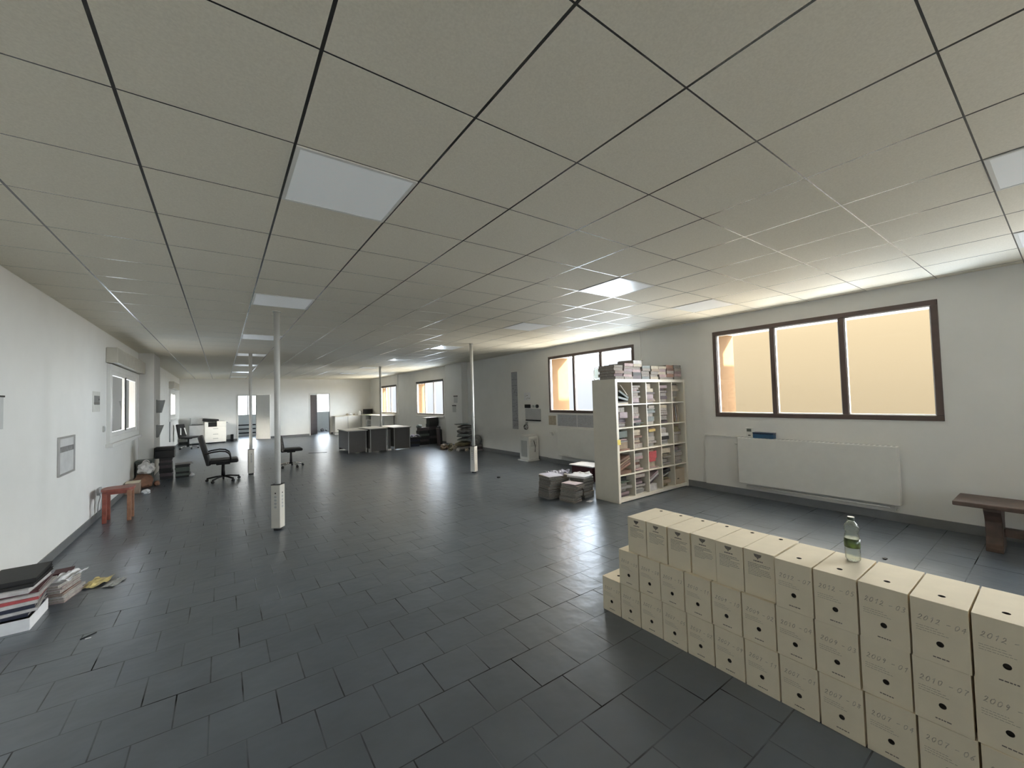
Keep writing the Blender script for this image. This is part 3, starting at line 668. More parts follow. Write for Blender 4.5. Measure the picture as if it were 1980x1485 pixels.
def lump(name, x, y, z, sx, sy, sz, seed, material, label, cat, rough=0.25, group=None, sub=3, parent=None):
    mb = MB().m(material); g = bmesh.ops.create_icosphere(mb.bm, subdivisions=sub, radius=1.0)
    for v in g['verts']:
        p = v.co.copy(); k = 1 + rough * noise.noise(p * 1.6 + Vector((seed, 0, seed))) + rough * 0.6 * noise.noise(p * 4.1 + Vector((0, seed, 0)))
        q = p * k; v.co = (q.x * sx, q.y * sy, max(q.z, -0.72) * sz)
    zmin = min(v.co.z for v in g['verts'])
    for v in g['verts']: v.co.z -= zmin
    for f_ in mb.bm.faces: f_.smooth = False
    o = mb.build(name, parent, (x, y, z))
    return tag(o, label, cat, group) if label else o

# heap in front of the cube shelf
G = 'heap of files on the floor beside the cube shelf'
z = pile('bound file', G, 4.19, 4.88, 0.0005, 'grey tan grey black tan grey tan black cream', 0.25, 0.31, 0.335, 'the leftmost stack beside the cube shelf', -0.12, drift=(0.03, 0.01), spine=False)
tag(folder_mesh('lilac', 0.26, 0.34, 0.004, False, PAPER).build('paper_sheet', None, (4.24, 4.90, z), (0, 0, -0.2)), 'flat bluish sheet covering the leftmost stack of the heap', 'paper')
z = pile('bound file', G, 4.265, 4.50, 0.0005, 'tan cream grey tan cream grey tan cream cream pink', 0.21, 0.28, 0.26, 'the nearest stack beside the cube shelf', 0.2, drift=(0.05, -0.01), spine=False)
z = pile('bound file', G, 4.60, 4.58, 0.0005, 'grey tan grey darkmauve darkmauve black', 0.24, 0.30, 0.29, 'the floor stack touching the cube shelf', 0.05, drift=(0.02, 0.03), spine=False)
tag(folder_mesh('white', 0.25, 0.33, 0.03, False, PAPER).build('paper_ream', None, (4.615, 4.64, z), (0, 0, 0.25)), 'white paper ream on the stack touching the cube shelf', 'paper')
z = pile('bound file', G, 4.56, 5.09, 0.0005, 'black grey darkmauve green grey black cream', 0.28, 0.30, 0.27, 'the rearmost stack beside the cube shelf', 0.3, spine=False)
crumpled('crumpled_paper', 4.56, 5.09, z + 0.001, 0.34, 0.30, 0.05, 3.3, COLS['lilac'], 'crumpled bluish paper on the rearmost stack of the heap', 'paper', 0.4)
z = pile('bound file', G, 4.93, 4.90, 0.0005, 'darkmauve grey pink cream darkmauve', 0.22, 0.30, 0.24, 'the low middle stack behind the cube shelf', 0.6, spine=False)
crumpled('crumpled_paper', 4.93, 4.90, z + 0.001, 0.24, 0.28, 0.03, 8.1, PAPER, 'crumpled white paper on the low middle stack of the heap', 'paper', 0.9)
c = tag(empty('storage_carton', (5.60, 5.42, 0), 0.12), 'maroon carton with a flat white lid behind the heap of files', 'box')
MB().m(COLS['maroon']).box(-0.17, -0.24, 0, 0.17, 0.24, 0.265, bev=0.004).build('carton_body', c)
MB().m(PAPER).box(-0.20, -0.28, 0.2655, 0.20, 0.28, 0.285, bev=0.003).build('carton_lid', c)
crumpled('loose_sheet', 4.44, 4.27, 0.0005, 0.11, 0.07, 0.004, 5.5, PAPER, 'small white scrap of paper on the floor by the shelf corner', 'paper', 0.2)

# near left pile
G = 'pile of folders on the floor at the left frame edge'
cl = tag(empty('box_lid', (-1.28, 4.64, 0), 0.0), 'white carton lid under the folders at the left frame edge', 'box')
b = MB().m(PAPER); b.box(-0.155, -0.19, 0, 0.155, 0.19, 0.004).box(-0.155, -0.19, 0.004, 0.155, -0.186, 0.085).box(-0.155, 0.186, 0.004, 0.155, 0.19, 0.085).box(0.151, -0.186, 0.004, 0.155, 0.186, 0.085).box(-0.155, -0.186, 0.004, -0.151, 0.186, 0.085)
b.build('lid_tray', cl)
tag(folder_mesh('black', 0.26, 0.33, 0.07, True).build('binder', None, (-1.285, 4.64, 0.0045)), 'black binder lying inside the white carton lid', 'binder', G)
z = pile('folder', G, -1.285, 4.69, 0.0865, 'navy white navy white red white maroon', 0.30, 0.40, 0.14, 'the pile at the left frame edge', 0.06, drift=(0.02, 0.10), jit=0.012)
z = pile('thick binder', G, -1.29, 4.79, z, 'white black black', 0.29, 0.42, 0.085, 'the pile top at the left frame edge', -0.05, drift=(0.0, 0.06), jit=0.008)
pile('sleeve of papers', G, -1.066, 5.03, 0.0005, 'pink white white rust white pink white', 0.11, 0.28, 0.15, 'the slanting papers by the folder pile', -0.25, jit=0.015, drift=(-0.02, 0.0), spine=False)
crumpled('crumpled_paper', -1.06, 5.04, 0.154, 0.14, 0.26, 0.035, 4.2, PAPER, 'crumpled white paper on the slanting papers by the folder pile', 'paper', -0.3)
folder('maroon', -1.14, 5.30, 0.0005, 0.12, 0.15, 0.15, 0.1, 'dark red folder standing behind the slanting papers', G)
crumpled('plastic_sleeve', -0.92, 5.22, 0.0005, 0.14, 0.24, 0.02, 6.4, mat('yellowed_sleeve', (0.55, 0.45, 0.20), 0.3, var=0.2), 'yellow document sleeve lying on the floor by the folder pile', 'sleeve', -0.35)
crumpled('plastic_sleeve', -0.79, 5.12, 0.0005, 0.09, 0.18, 0.012, 9.4, CLEARP, 'clear document sleeve lying right of the yellow one', 'sleeve', -0.35)
tag(MB().m(DARK).cyl((-0.79, 4.035, 0.003), (-0.72, 4.09, 0.003), 0.003, n=6).build('twig'), 'thin dark stick on the tiles near the folder pile', 'stick')
tag(MB().m(PAPER).box(-0.765, 4.02, 0.0003, -0.735, 4.032, 0.002).build('paper_scrap'), 'tiny white scrap on the tiles near the folder pile', 'paper')
tag(MB().m(DARK).lathe([(0.028, 0), (0.033, 0.003), (0.033, 0.018), (0.026, 0.022)], (4.436, 6.708, 0.0003), n=16).build('lens_cap'), 'small round black cap on the floor right of the right front pole', 'cap')
tag(MB().m(DARK).prism([(-0.02, -0.012), (0.018, -0.016), (0.024, 0.006), (0.0, 0.018), (-0.018, 0.010)], 0.008, Matrix.Translation((4.934, 1.081, 0.0003)), bev=0.002).build('pebble'), 'small dark scrap on the floor behind the bottle', 'scrap')

# heap beside the left column
G = 'heap by the left column'
z = pile('binder', G, -1.0, 11.82, 0.0005, 'black darkmauve black black darkmauve black darkmauve black', 0.22, 0.30, 0.46, 'the tall stack beside the left column', 0.0, jit=0.006, jr_=0.02, drift=(-0.01, 0))
bx = tag(empty('black_case', (-1.02, 11.82, z)), 'black case on top of the tall stack beside the left column', 'case')
MB().m(DARK).box(-0.165, -0.15, 0, 0.165, 0.15, 0.17, bev=0.012).build('case_body', bx); MB().m(LEATHER).box(-0.170, -0.155, 0.1705, 0.170, 0.155, 0.24, bev=0.012).build('case_lid', bx)
z = pile('binder', G, -0.725, 11.86, 0.0005, 'black green black green green black black', 0.25, 0.31, 0.29, 'the low stack right of the left column', 0.05, jit=0.012)
folder('grey', -0.70, 11.84, z, 0.30, 0.33, 0.012, 0.12, 'thin grey folder topping the low stack right of the left column', G)
lump('crumpled_paper', -0.55, 11.74, 0.0005, 0.045, 0.05, 0.04, 3.0, PAPER, 'crumpled white paper at the right of the low dark stack', 'paper')
gb = tag(empty('plastic_crate', (-1.315, 11.45, 0)), 'grey-green crate by the left wall in front of the left column', 'crate')
cm = mat('grey_green_crate', (0.13, 0.15, 0.14), 0.55)
MB().m(cm).box(-0.13, -0.17, 0, 0.13, 0.17, 0.44, bev=0.012).build('crate_body', gb); MB().m(cm).box(-0.138, -0.178, 0.4405, 0.138, 0.178, 0.48, bev=0.008).build('crate_lid', gb)
bb = tag(empty('kraft_bag', (-1.28, 10.83, 0)), 'brown paper bag by the left wall', 'bag')
lump('bag_body', 0, 0, 0.0005, 0.15, 0.22, 0.155, 5.0, KRAFT, None, None, 0.2, parent=bb)
wb = tag(empty('carrier_bag', (-1.23, 10.83, 0.272)), 'crumpled white plastic bag on top of the brown paper bag', 'bag')
lump('bag_body', 0, 0, 0.0, 0.125, 0.15, 0.135, 2.0, BAG, None, None, 0.45, parent=wb)
MB().m(BAG).tube([(0.0 + 0.05 * math.cos(a), 0.02, 0.20 + 0.06 * math.sin(a)) for a in [k * PI / 8 for k in range(9)]], 0.012, 6).build('bag_handle', wb)
ct = tag(empty('carton', (-1.345, 10.28, 0), 0.05), 'open cream-topped carton behind the red stool', 'box')
MB().m(mat('carton_brown', (0.36, 0.28, 0.22), 0.8)).box(-0.10, -0.16, 0, 0.10, 0.16, 0.20, bev=0.003).build('carton_body', ct)
b = MB().m(CARD); b.box(-0.10, -0.16, 0.2005, 0.10, 0.0, 0.206).box(-0.10, 0.002, 0.2005, 0.10, 0.16, 0.206); b.build('carton_flap', ct)
lump('crumpled_paper', -1.13, 9.98, 0.0005, 0.07, 0.07, 0.05, 4.0, PAPER, 'crumpled white paper on the floor right of the carton', 'paper')
lump('brown_cloth', -1.08, 10.95, 0.0005, 0.05, 0.12, 0.05, 7.0, KRAFT, 'flattened brown wrapping beside the paper bag', 'wrapping')

# black binders under the third window
G = 'black binders under the far window'
pile('binder', G, 6.22, 13.70, 0.0005, 'black black darkmauve black black darkmauve black black black', 0.36, 0.34, 0.93, 'the tall stack under the far window', 0.0, jit=0.012, jr_=0.04)
folder('grey', 6.12, 13.68, 0.9315, 0.46, 0.34, 0.02, 0.1, 'wide grey folder on top of the tall black stack under the far window', G)
pile('binder', G, 5.83, 13.66, 0.0005, 'black darkmauve black green black darkmauve', 0.34, 0.34, 0.60, 'the middle stack under the far window', 0.0, jit=0.012, jr_=0.04)
lump('grey_bundle', 5.70, 13.64, 0.602, 0.10, 0.11, 0.07, 3.6, COLS['teal'], 'grey-green bundle on the middle black stack under the far window', 'bundle')
z = pile('binder', G, 5.36, 13.40, 0.0005, 'navy black navy black', 0.42, 0.34, 0.30, 'the low front stack under the far window', -0.1, jit=0.02, drift=(0.05, 0.03))
crumpled('loose_papers', 5.41, 13.43, z + 0.001, 0.38, 0.32, 0.08, 7.7, COLS['lilac'], 'bluish white papers heaped on the low front stack of black binders', 'paper', 0.2)
for k, (x, y, s, m_) in enumerate([(4.98, 13.75, 0.09, PAPER), (5.12, 13.95, 0.10, COLS['grey']), (5.17, 13.70, 0.06, COLS['cream'])]):
    lump('crumpled_paper', x, y, 0.0005, s, s, s * 0.9, 2.5 + k, m_, ['crumpled white paper heap nearest the dark desks', 'crumpled grey paper heap behind the white one by the desks', 'small cream paper ball between desks and black binders'][k], 'paper', 0.4)

# messy heap at the right column
G = 'heap at the right column'
zz = 0.0005
for k, (dx, dy, w_, h_, c_, word) in enumerate([(0, 0, .28, .12, 'grey', 'lowest grey sack'), (-.03, .02, .27, .12, 'olive', 'olive sack second from the floor'), (.03, 0, .25, .11, 'teal', 'grey-green sack third from the floor'),
        (-.02, -.02, .25, .12, 'teal', 'small grey-green sack fourth from the floor'), (.02, .02, .26, .13, 'grey', 'wide grey sack second from the top'), (0.03, 0, .24, .10, 'grey', 'topmost grey sack')]):
    o = lump('paper_sack', 6.14 + dx, 11.14 + dy, zz, w_, .19, h_ * .62, 1.3 + 1.7 * k, COLS[c_], word + ' of the messy heap at the right column', 'sack', 0.22, G)
    zz += max(v.co.z for v in o.data.vertices) + 0.001
folder('teal', 6.05, 11.14, zz + 0.004, 0.42, 0.30, 0.02, -0.3, 'thin board topping the messy heap at the right column', G, rot=(0, 0, -0.3))
lump('grey_sack', 6.345, 10.72, 0.19, 0.10, 0.16, 0.17, 6.1, COLS['grey'], 'grey sack right of the messy heap at the right column', 'sack', 0.2)
pile('file', G, 6.31, 10.70, 0.0005, 'grey darkmauve grey', 0.24, 0.30, 0.188, 'the flat files under the grey sack', 0.0)
for k, (x, y, s, c_) in enumerate([(5.72, 11.75, 0.12, 'tan'), (5.99, 11.55, 0.09, 'cream'), (5.70, 11.25, 0.07, 'olive'), (5.83, 10.98, 0.06, 'white'), (6.02, 10.80, 0.06, 'cream'), (6.00, 11.86, 0.10, 'olive')]):
    lump('paper_litter', x, y, 0.0005, s, s * 1.1, s * 0.8, 1.5 + 2.3 * k, COLS[c_], ['crumpled tan paper at the left tip of the litter by the right column', 'crumpled cream paper second from the left in the litter', 'olive crumpled paper at the foot of the messy stack', 'small white paper ball in front of the messy stack', 'small cream paper ball under the grey sack', 'olive crumpled paper behind the litter by the right column'][k], 'paper', 0.45)
for k, (dx, c_, hh) in enumerate([(0.0, 'darkmauve', 0.60), (0.035, 'black', 0.66), (0.075, 'black', 0.56)]):
    folder(c_, 6.05 + dx, 12.80, 0.006, 0.36, 0.03, hh, 0.0, ['dark mauve folder standing leftmost', 'tall black folder standing in the middle', 'shorter black folder standing rightmost'][k] + ' behind the right column heap', G, rot=(math.radians(-3), 0, math.radians(80)), pages=COLS[c_])

# ------------------------------------------------------------------ poles with outlet boxes
def pole(x, y, rz, label):
    r = tag(empty('power_pole', (x, y, 0)), label, 'pole', 'power poles')
    MB().m(POLE).cyl((0, 0, 0.0), (0, 0, CZ), 0.034, n=24).build('pole_tube', r)
    MB().m(POLE).cyl((0, 0, CZ - 0.012), (0, 0, CZ), 0.048, n=24).build('ceiling_collar', r)
    MB().m(RUBBER).cyl((0, 0, 0.0), (0, 0, 0.026), 0.05, n=16).build('foot', r)
    a = 0.056
    bx = MB().m(OUTLET).box(-a, -a, 0.026, a, a, 0.56, bev=0.006).build('outlet_box', r, None, (0, 0, rz))
    MB().m(DARK).box(-a - 0.002, -a - 0.002, 0.5605, a + 0.002, a + 0.002, 0.568, bev=0.002).build('box_cap', bx)
    for face in range(4):
        R_ = Matrix.Rotation(face * PI / 2, 4, 'Z')
        k = MB().m(DARK); p = R_ @ Vector((0, -a - 0.0005, 0.46)); q = R_ @ Vector((0, -a - 0.0015, 0.46)); k.cyl(p, q, 0.009, n=12); k.build('key_hole', bx)
        for j in range(4):
            zz = 0.415 - j * 0.042; k = MB().m(GREYC)
            k.cyl(R_ @ Vector((0, -a - 0.0003, zz)), R_ @ Vector((0, -a - 0.0016, zz)), 0.017, n=16)
            k.m(DARK)
            for e in (-0.007, 0.007): k.cyl(R_ @ Vector((e, -a - 0.0015, zz)), R_ @ Vector((e, -a - 0.0022, zz)), 0.003, n=8)
            k.build('power_socket', bx)
    return r
pole(0.572, 5.92, math.radians(-35), 'tall white power pole standing closest to the camera, with outlet box')
pole(0.535, 11.0, math.radians(5), 'white power pole behind the nearest one, beside the black armchair')
pole(4.372, 7.55, math.radians(-65), 'white power pole standing alone in front of the right wall')
pole(4.36, 13.70, math.radians(10), 'white power pole rising among the dark desks')

# ------------------------------------------------------------------ office chairs
def star_base(r, m_leg, m_cast, zc=0.085, R_=0.29, a0=0.3):
    for k in range(5):
        a = a0 + k * 2 * PI / 5; c, s = math.cos(a), math.sin(a)
        leg = MB().m(m_leg).tube([(0.02 * c, 0.02 * s, zc + 0.015), (0.12 * c, 0.12 * s, zc + 0.012), (R_ * 0.8 * c, R_ * 0.8 * s, zc - 0.01), (R_ * c, R_ * s, zc - 0.02)], 0.018, 8).build('base_leg', r)
        MB().m(m_cast).cyl((R_ * c - 0.018 * s, R_ * s + 0.018 * c, 0.026), (R_ * c + 0.018 * s, R_ * s - 0.018 * c, 0.026), 0.026, n=14).cyl((R_ * c, R_ * s, 0.03), (R_ * c, R_ * s, zc - 0.015), 0.009, n=8).build('caster', leg)
def seat_pad(mb, x0, x1, hw, z0, z1):
    M = Matrix.Translation(((x0 + x1) / 2, 0, (z0 + z1) / 2))
    return mb.box(-(x1 - x0) / 2, -hw, -(z1 - z0) / 2, (x1 - x0) / 2, hw, (z1 - z0) / 2, bev=min((z1 - z0) * 0.45, 0.03), M=M, seg=4)
def back_pad(mb, x0, z0, x1, z1, hw, th):
    d = Vector((x1 - x0, 0, z1 - z0)); L_ = d.length; ang = math.atan2(d.x, d.z)
    M = Matrix.Translation((x0, 0, z0)) @ Matrix.Rotation(ang, 4, 'Y')
    def prof(k): return 0.03 * math.sin(k * PI)
    N = 8
    for j in range(N):
        pass
    return mb.box(-th / 2, -hw, 0, th / 2, hw, L_, bev=min(th * 0.42, 0.03), M=M, seg=4)
ch = tag(empty('office_chair', (0.02, 10.5, 0)), 'black armchair on casters with two loop armrests, in front of the copier', 'chair')
seat_pad(MB().m(LEATHER), -0.24, 0.26, 0.24, 0.385, 0.465).build('seat', ch)
back_pad(MB().m(LEATHER), -0.235, 0.36, -0.385, 0.97, 0.22, 0.085).build('backrest', ch)
for sy_ in (-0.245, 0.245):
    MB().m(DARK).tube([(-0.30, sy_, 0.60), (-0.20, sy_, 0.63), (-0.06, sy_, 0.645), (0.04, sy_, 0.63), (0.10, sy_, 0.585), (0.125, sy_, 0.52), (0.13, sy_, 0.44)], 0.016, 10).build('armrest', ch)
MB().m(DARK).box(-0.12, -0.09, 0.345, 0.12, 0.09, 0.384, bev=0.01).cyl((0, 0, 0.085), (0, 0, 0.35), 0.036, 0.028, n=16).build('gas_column', ch)
star_base(ch, DARK, RUBBER)
ch = tag(empty('office_chair', (1.40, 11.5, 0)), 'armless black task chair with chrome base, half hidden by the nearest pole', 'chair')
seat_pad(MB().m(LEATHER), -0.18, 0.24, 0.22, 0.40, 0.47).build('seat', ch)
bk = back_pad(MB().m(MESHB), -0.17, 0.42, -0.23, 0.80, 0.19, 0.05).build('backrest', ch)
MB().m(DARK).tube([(-0.05, 0, 0.395), (-0.20, 0, 0.39), (-0.225, 0, 0.46), (-0.235, 0, 0.60)], 0.018, 8).build('back_bar', ch)
MB().m(DARK).box(-0.09, -0.08, 0.365, 0.09, 0.08, 0.399, bev=0.008).cyl((0, 0, 0.08), (0, 0, 0.37), 0.032, 0.024, n=16).build('gas_column', ch)
star_base(ch, CHROME, RUBBER, a0=0.1, R_=0.27)
ch = tag(empty('office_chair', (-1.02, 19.4, 0), -0.45), 'black task chair with two white side patches on its back, in the far left corner', 'chair')
seat_pad(MB().m(LEATHER), -0.22, 0.26, 0.23, 0.40, 0.47).build('seat', ch)
bk = back_pad(MB().m(LEATHER), -0.20, 0.44, -0.28, 0.93, 0.22, 0.07).build('backrest', ch)
for sy_ in (-1, 1):
    M = Matrix.Translation((-0.20, 0.14 * sy_, 0.66)) @ Matrix.Rotation(math.radians(-9), 4, 'Y') @ Matrix.Rotation(0.25 * sy_, 4, 'X')
    for q in (0.018, -0.055): MB().m(WHITEP).box(q - 0.003, -0.03, -0.13, q + 0.012, 0.03, 0.13, bev=0.006, M=M).build('white_patch', bk)
MB().m(DARK).tube([(-0.05, 0, 0.395), (-0.23, 0, 0.39), (-0.27, 0, 0.50), (-0.285, 0, 0.62)], 0.018, 8).build('back_bar', ch)
MB().m(DARK).box(-0.09, -0.08, 0.365, 0.09, 0.08, 0.399, bev=0.008).cyl((0, 0, 0.08), (0, 0, 0.37), 0.032, 0.024, n=16).build('gas_column', ch)
star_base(ch, CHROME, RUBBER, a0=0.5)

# ------------------------------------------------------------------ copier
cp_ = tag(empty('copier', (-0.585, 21.2, 0), math.radians(7)), 'white office copier with grey side unit at the far wall', 'copier')
MB().m(STEELW).box(0, 0, 0.05, 0.74, 0.62, 0.70, bev=0.01).box(0, 0, 0.7005, 0.12, 0.62, 0.91, bev=0.01).box(0.42, 0, 0.7005, 0.74, 0.62, 0.93, bev=0.012).build('copier_body', cp_)
for k, (z0, z1) in enumerate(((0.09, 0.25), (0.27, 0.43), (0.45, 0.67))):
    d_ = MB().m(STEELW).box(0.015, -0.012, z0, 0.725, 0, z1, bev=0.004).build('paper_drawer', cp_)
    MB().m(GREYC).box(0.28, -0.0155, z1 - 0.06, 0.46, -0.0125, z1 - 0.03, bev=0.001).build('drawer_handle', d_)
MB().m(DARK).box(0.121, 0.06, 0.7005, 0.419, 0.6, 0.86, bev=0.006).build('output_tray', cp_)
MB().m(DARK).box(-0.22, 0.16, 0.93, 0.34, 0.60, 1.05, bev=0.03, M=Matrix.Translation((0.05, 0, 0.0)) @ Matrix.Rotation(0.12, 4, 'Y')).build('document_feeder', cp_)
MB().m(GREYC).box(-0.50, 0.05, 0.05, -0.004, 0.55, 0.80, bev=0.01).box(-0.44, 0.30, 0.8005, -0.01, 0.60, 1.10, bev=0.02).build('side_finisher', cp_)
MB().m(DESKE).box(-0.46, -0.03, 0.80, -0.10, 0.28, 0.83, bev=0.01, M=Matrix.Rotation(0.05, 4, 'Y')).build('finisher_tray', cp_)
MB().m(GREYC).box(0.743, 0.1, 0.84, 0.82, 0.5, 0.87, bev=0.01).build('bypass_tray', cp_)
for x_ in (0.06, 0.68):
    for y_ in (0.06, 0.56): MB().m(RUBBER).cyl((x_, y_, 0), (x_, y_, 0.05), 0.03, n=12).build('caster', cp_)
for x_ in (-0.45, -0.06):
    for y_ in (0.10, 0.50): MB().m(RUBBER).cyl((x_, y_, 0), (x_, y_, 0.05), 0.03, n=12).build('caster', cp_)
tag(MB().m(DARK).box(0.31, YF - 0.17, 0.0005, 0.42, YF - 0.03, 0.30, bev=0.01).build('waste_bin'), 'small black bin between the copier and the left doorway', 'bin')

# ------------------------------------------------------------------ desks round the far pole
def desk(x, y, w, l, h, rz, label, side=True):
    r = tag(empty('office_desk', (x, y, 0), rz), label, 'desk', 'dark desks round the far pole')
    MB().m(DESKG).box(0.02, 0.012, 0.03, w - 0.02, 0.035, h - 0.028, bev=0.002).build('end_panel', r)
    MB().m(DESKG).box(0.012, 0.036, 0.10, 0.03, l - 0.04, h - 0.028, bev=0.002).build('modesty_panel', r)
    MB().m(DESKG).box(0.02, l - 0.035, 0.03, w - 0.02, l - 0.012, h - 0.028, bev=0.002).build('end_panel', r)
    for x_ in (0.0, w - 0.02):
        for y_ in (0.008, l - 0.04): MB().m(GREYC).box(x_, y_, 0, x_ + 0.0195, y_ + 0.03, h - 0.028, bev=0.002).build('desk_leg', r)
    MB().m(DESKT).box(-0.03, -0.03, h - 0.022, w + 0.03, l, h, bev=0.002).m(DESKE).box(-0.03, -0.03, h - 0.0275, w + 0.03, l, h - 0.0225).build('desk_top', r)
    return r
desk(3.13, 12.97, 0.54, 1.30, 0.700, 0.0, 'leftmost dark grey desk with pale top')
desk(3.74, 12.80, 0.52, 1.15, 0.735, 0.03, 'middle dark grey desk seen end on')
desk(4.50, 12.82, 0.54, 1.35, 0.725, 0.02, 'rightmost dark grey desk right of the far pole')
r = tag(empty('cable_column', (4.32, 12.86, 0)), 'pale frame strip standing in the gap between the middle and right desks', 'frame')
b = MB().m(STEELW).box(-0.03, 0, 0.0005, -0.008, 0.03, 0.68).box(-0.008, 0, 0.0005, 0.09, 0.03, 0.05); b.build('frame_strip', r)
MB().m(DESKG).box(-0.0075, 0.03, 0.0005, 0.09, 0.045, 0.68).build('frame_back', r)
tag(MB().m(PAPER).box(3.695, 12.83, 0.0005, 3.715, 12.84, 0.12, bev=0.002).build('white_bottle'), 'small white object on the floor between the left and middle desks', 'object')
tag(MB().m(DARK).cyl((2.22, 14.2, 0.004), (2.72, 14.0, 0.004), 0.004, n=6).build('thin_rod'), 'thin dark rod lying on the floor left of the desks', 'rod')

# ------------------------------------------------------------------ counter in the far right corner
r = tag(empty('kitchen_counter', (4.55, YF, 0)), 'long white counter along the far wall right of the doorway', 'counter')
MB().m(SHELFW).box(0, -0.60, 0.87, 1.88, -0.005, 0.905, bev=0.003).build('worktop', r)
for x_ in (0.0, 0.62, 1.24): MB().m(WHITEF).box(x_ + 0.004, -0.57, 0.10, x_ + 0.612, -0.55, 0.868, bev=0.003).build('front_panel', r)
MB().m(WHITEF).box(0.0, -0.55, 0.10, 1.85, -0.015, 0.868).build('cabinet_body', r)
MB().m(GREYC).box(0.02, -0.52, 0.0, 1.85, -0.015, 0.099).build('plinth', r)
for x_ in (0.616, 1.236): MB().m(GREYC).box(x_ - 0.006, -0.585, 0.10, x_ + 0.006, -0.57, 0.868).build('cover_strip', r)
r = tag(empty('side_counter', (6.41, 20.2, 0)), 'white counter under the last window with an open bay of grey drawers', 'counter')
MB().m(SHELFW).box(-0.60, -2.1, 0.905, -0.005, 1.15, 0.94, bev=0.003).build('worktop', r)
MB().m(WHITEF).box(-0.57, -1.95, 0.10, -0.55, -0.35, 0.904, bev=0.003).build('front_panel', r)
MB().m(WHITEF).box(-0.57, 0.55, 0.10, -0.55, 1.15, 0.904, bev=0.003).build('front_panel', r)
MB().m(GREYC).box(-0.56, -2.08, 0.0, -0.50, -2.04, 0.904, bev=0.003).build('counter_leg', r)
for y_ in (-0.36, 0.53, -1.97): MB().m(WHITEF).box(-0.549, y_, 0.0, -0.03, y_ + 0.025, 0.904).build('side_panel', r)
dr = MB().m(GREYC).box(-0.54, -0.32, 0.02, -0.05, 0.52, 0.70, bev=0.004).build('drawer_unit', r)
for k in range(3):
    q = MB().m(mat('mid_grey_drawer', (0.22, 0.23, 0.23), 0.5)).box(-0.555, -0.28, 0.06 + 0.21 * k, -0.541, 0.30, 0.25 + 0.21 * k, bev=0.003).build('drawer', dr)
    MB().m(DARK).box(-0.563, -0.10, 0.20 + 0.21 * k, -0.5555, 0.12, 0.215 + 0.21 * k).build('drawer_handle', q)
mw = tag(empty('microwave', (6.20, 21.62, 0.9405)), 'black microwave standing at the far end of the counters', 'microwave')
MB().m(DARK).box(-0.20, -0.15, 0.012, 0.20, 0.15, 0.26, bev=0.008).build('microwave_body', mw); MB().m(LEATHER).box(-0.205, -0.155, 0.03, 0.10, -0.151, 0.24, bev=0.002).build('microwave_door', mw)
for x_ in (-0.16, 0.16): MB().m(RUBBER).cyl((x_, 0, 0), (x_, 0, 0.0115), 0.015, n=10).build('foot', mw)
k_ = tag(empty('kettle', (5.78, 21.62, 0.9055)), 'white kettle on the far counter left of the microwave', 'kettle')
MB().m(WHITEF).lathe([(0.07, 0), (0.075, 0.01), (0.068, 0.12), (0.052, 0.20), (0.03, 0.215)], n=20).build('kettle_body', k_)
MB().m(DARK).tube([(0.06, 0, 0.18), (0.11, 0, 0.17), (0.12, 0, 0.10), (0.075, 0, 0.04)], 0.009, 8).build('kettle_handle', k_)
for k, (x, y, s) in enumerate([(5.20, 21.68, 0.06), (5.36, 21.70, 0.07), (5.52, 21.66, 0.05)]):
    lump('wrapped_packet', x, y, 0.9055, s * 1.2, s, s, 2.0 + k, [COLS['cream'], PAPER, COLS['cream']][k], ['cream packet at the left of the clutter on the far counter', 'white packet in the middle of the clutter on the far counter', 'small cream packet beside the kettle on the far counter'][k], 'packet', 0.3)
tag(MB().m(PAPER).box(4.50, 21.2, 0.0005, 4.74, 21.36, 0.07, bev=0.004).build('white_package'), 'flat white package on the floor at the left end of the counter', 'package')
# back rooms
r = tag(empty('storage_rack', (1.05, 24.6, 0)), 'low rack with dark bars under the window of the left back room', 'rack')
for k in range(3): MB().m(DARK).box(-0.45, -0.03, 0.14 + 0.20 * k, 0.45, 0.0, 0.20 + 0.20 * k, bev=0.003).build('rack_bar', r)
for x_ in (-0.47, 0.45): MB().m(GREYC).box(x_, -0.04, 0, x_ + 0.02, 0.02, 0.62).build('rack_post', r)
o = lump('hanging_bag', 4.10, 24.90, 0.72, 0.09, 0.06, 0.12, 3.0, KRAFT, 'dark red bag hanging beside the window in the right back room', 'bag')
for k, (x, s) in enumerate([(4.55, 0.10), (4.78, 0.07)]): lump('bundle', x, 24.6, 0.0005, s, s, s, 4.0 + k, COLS['grey'], ['grey bundle on the floor of the right back room', 'smaller grey bundle right of the other in the right back room'][k], 'bundle')

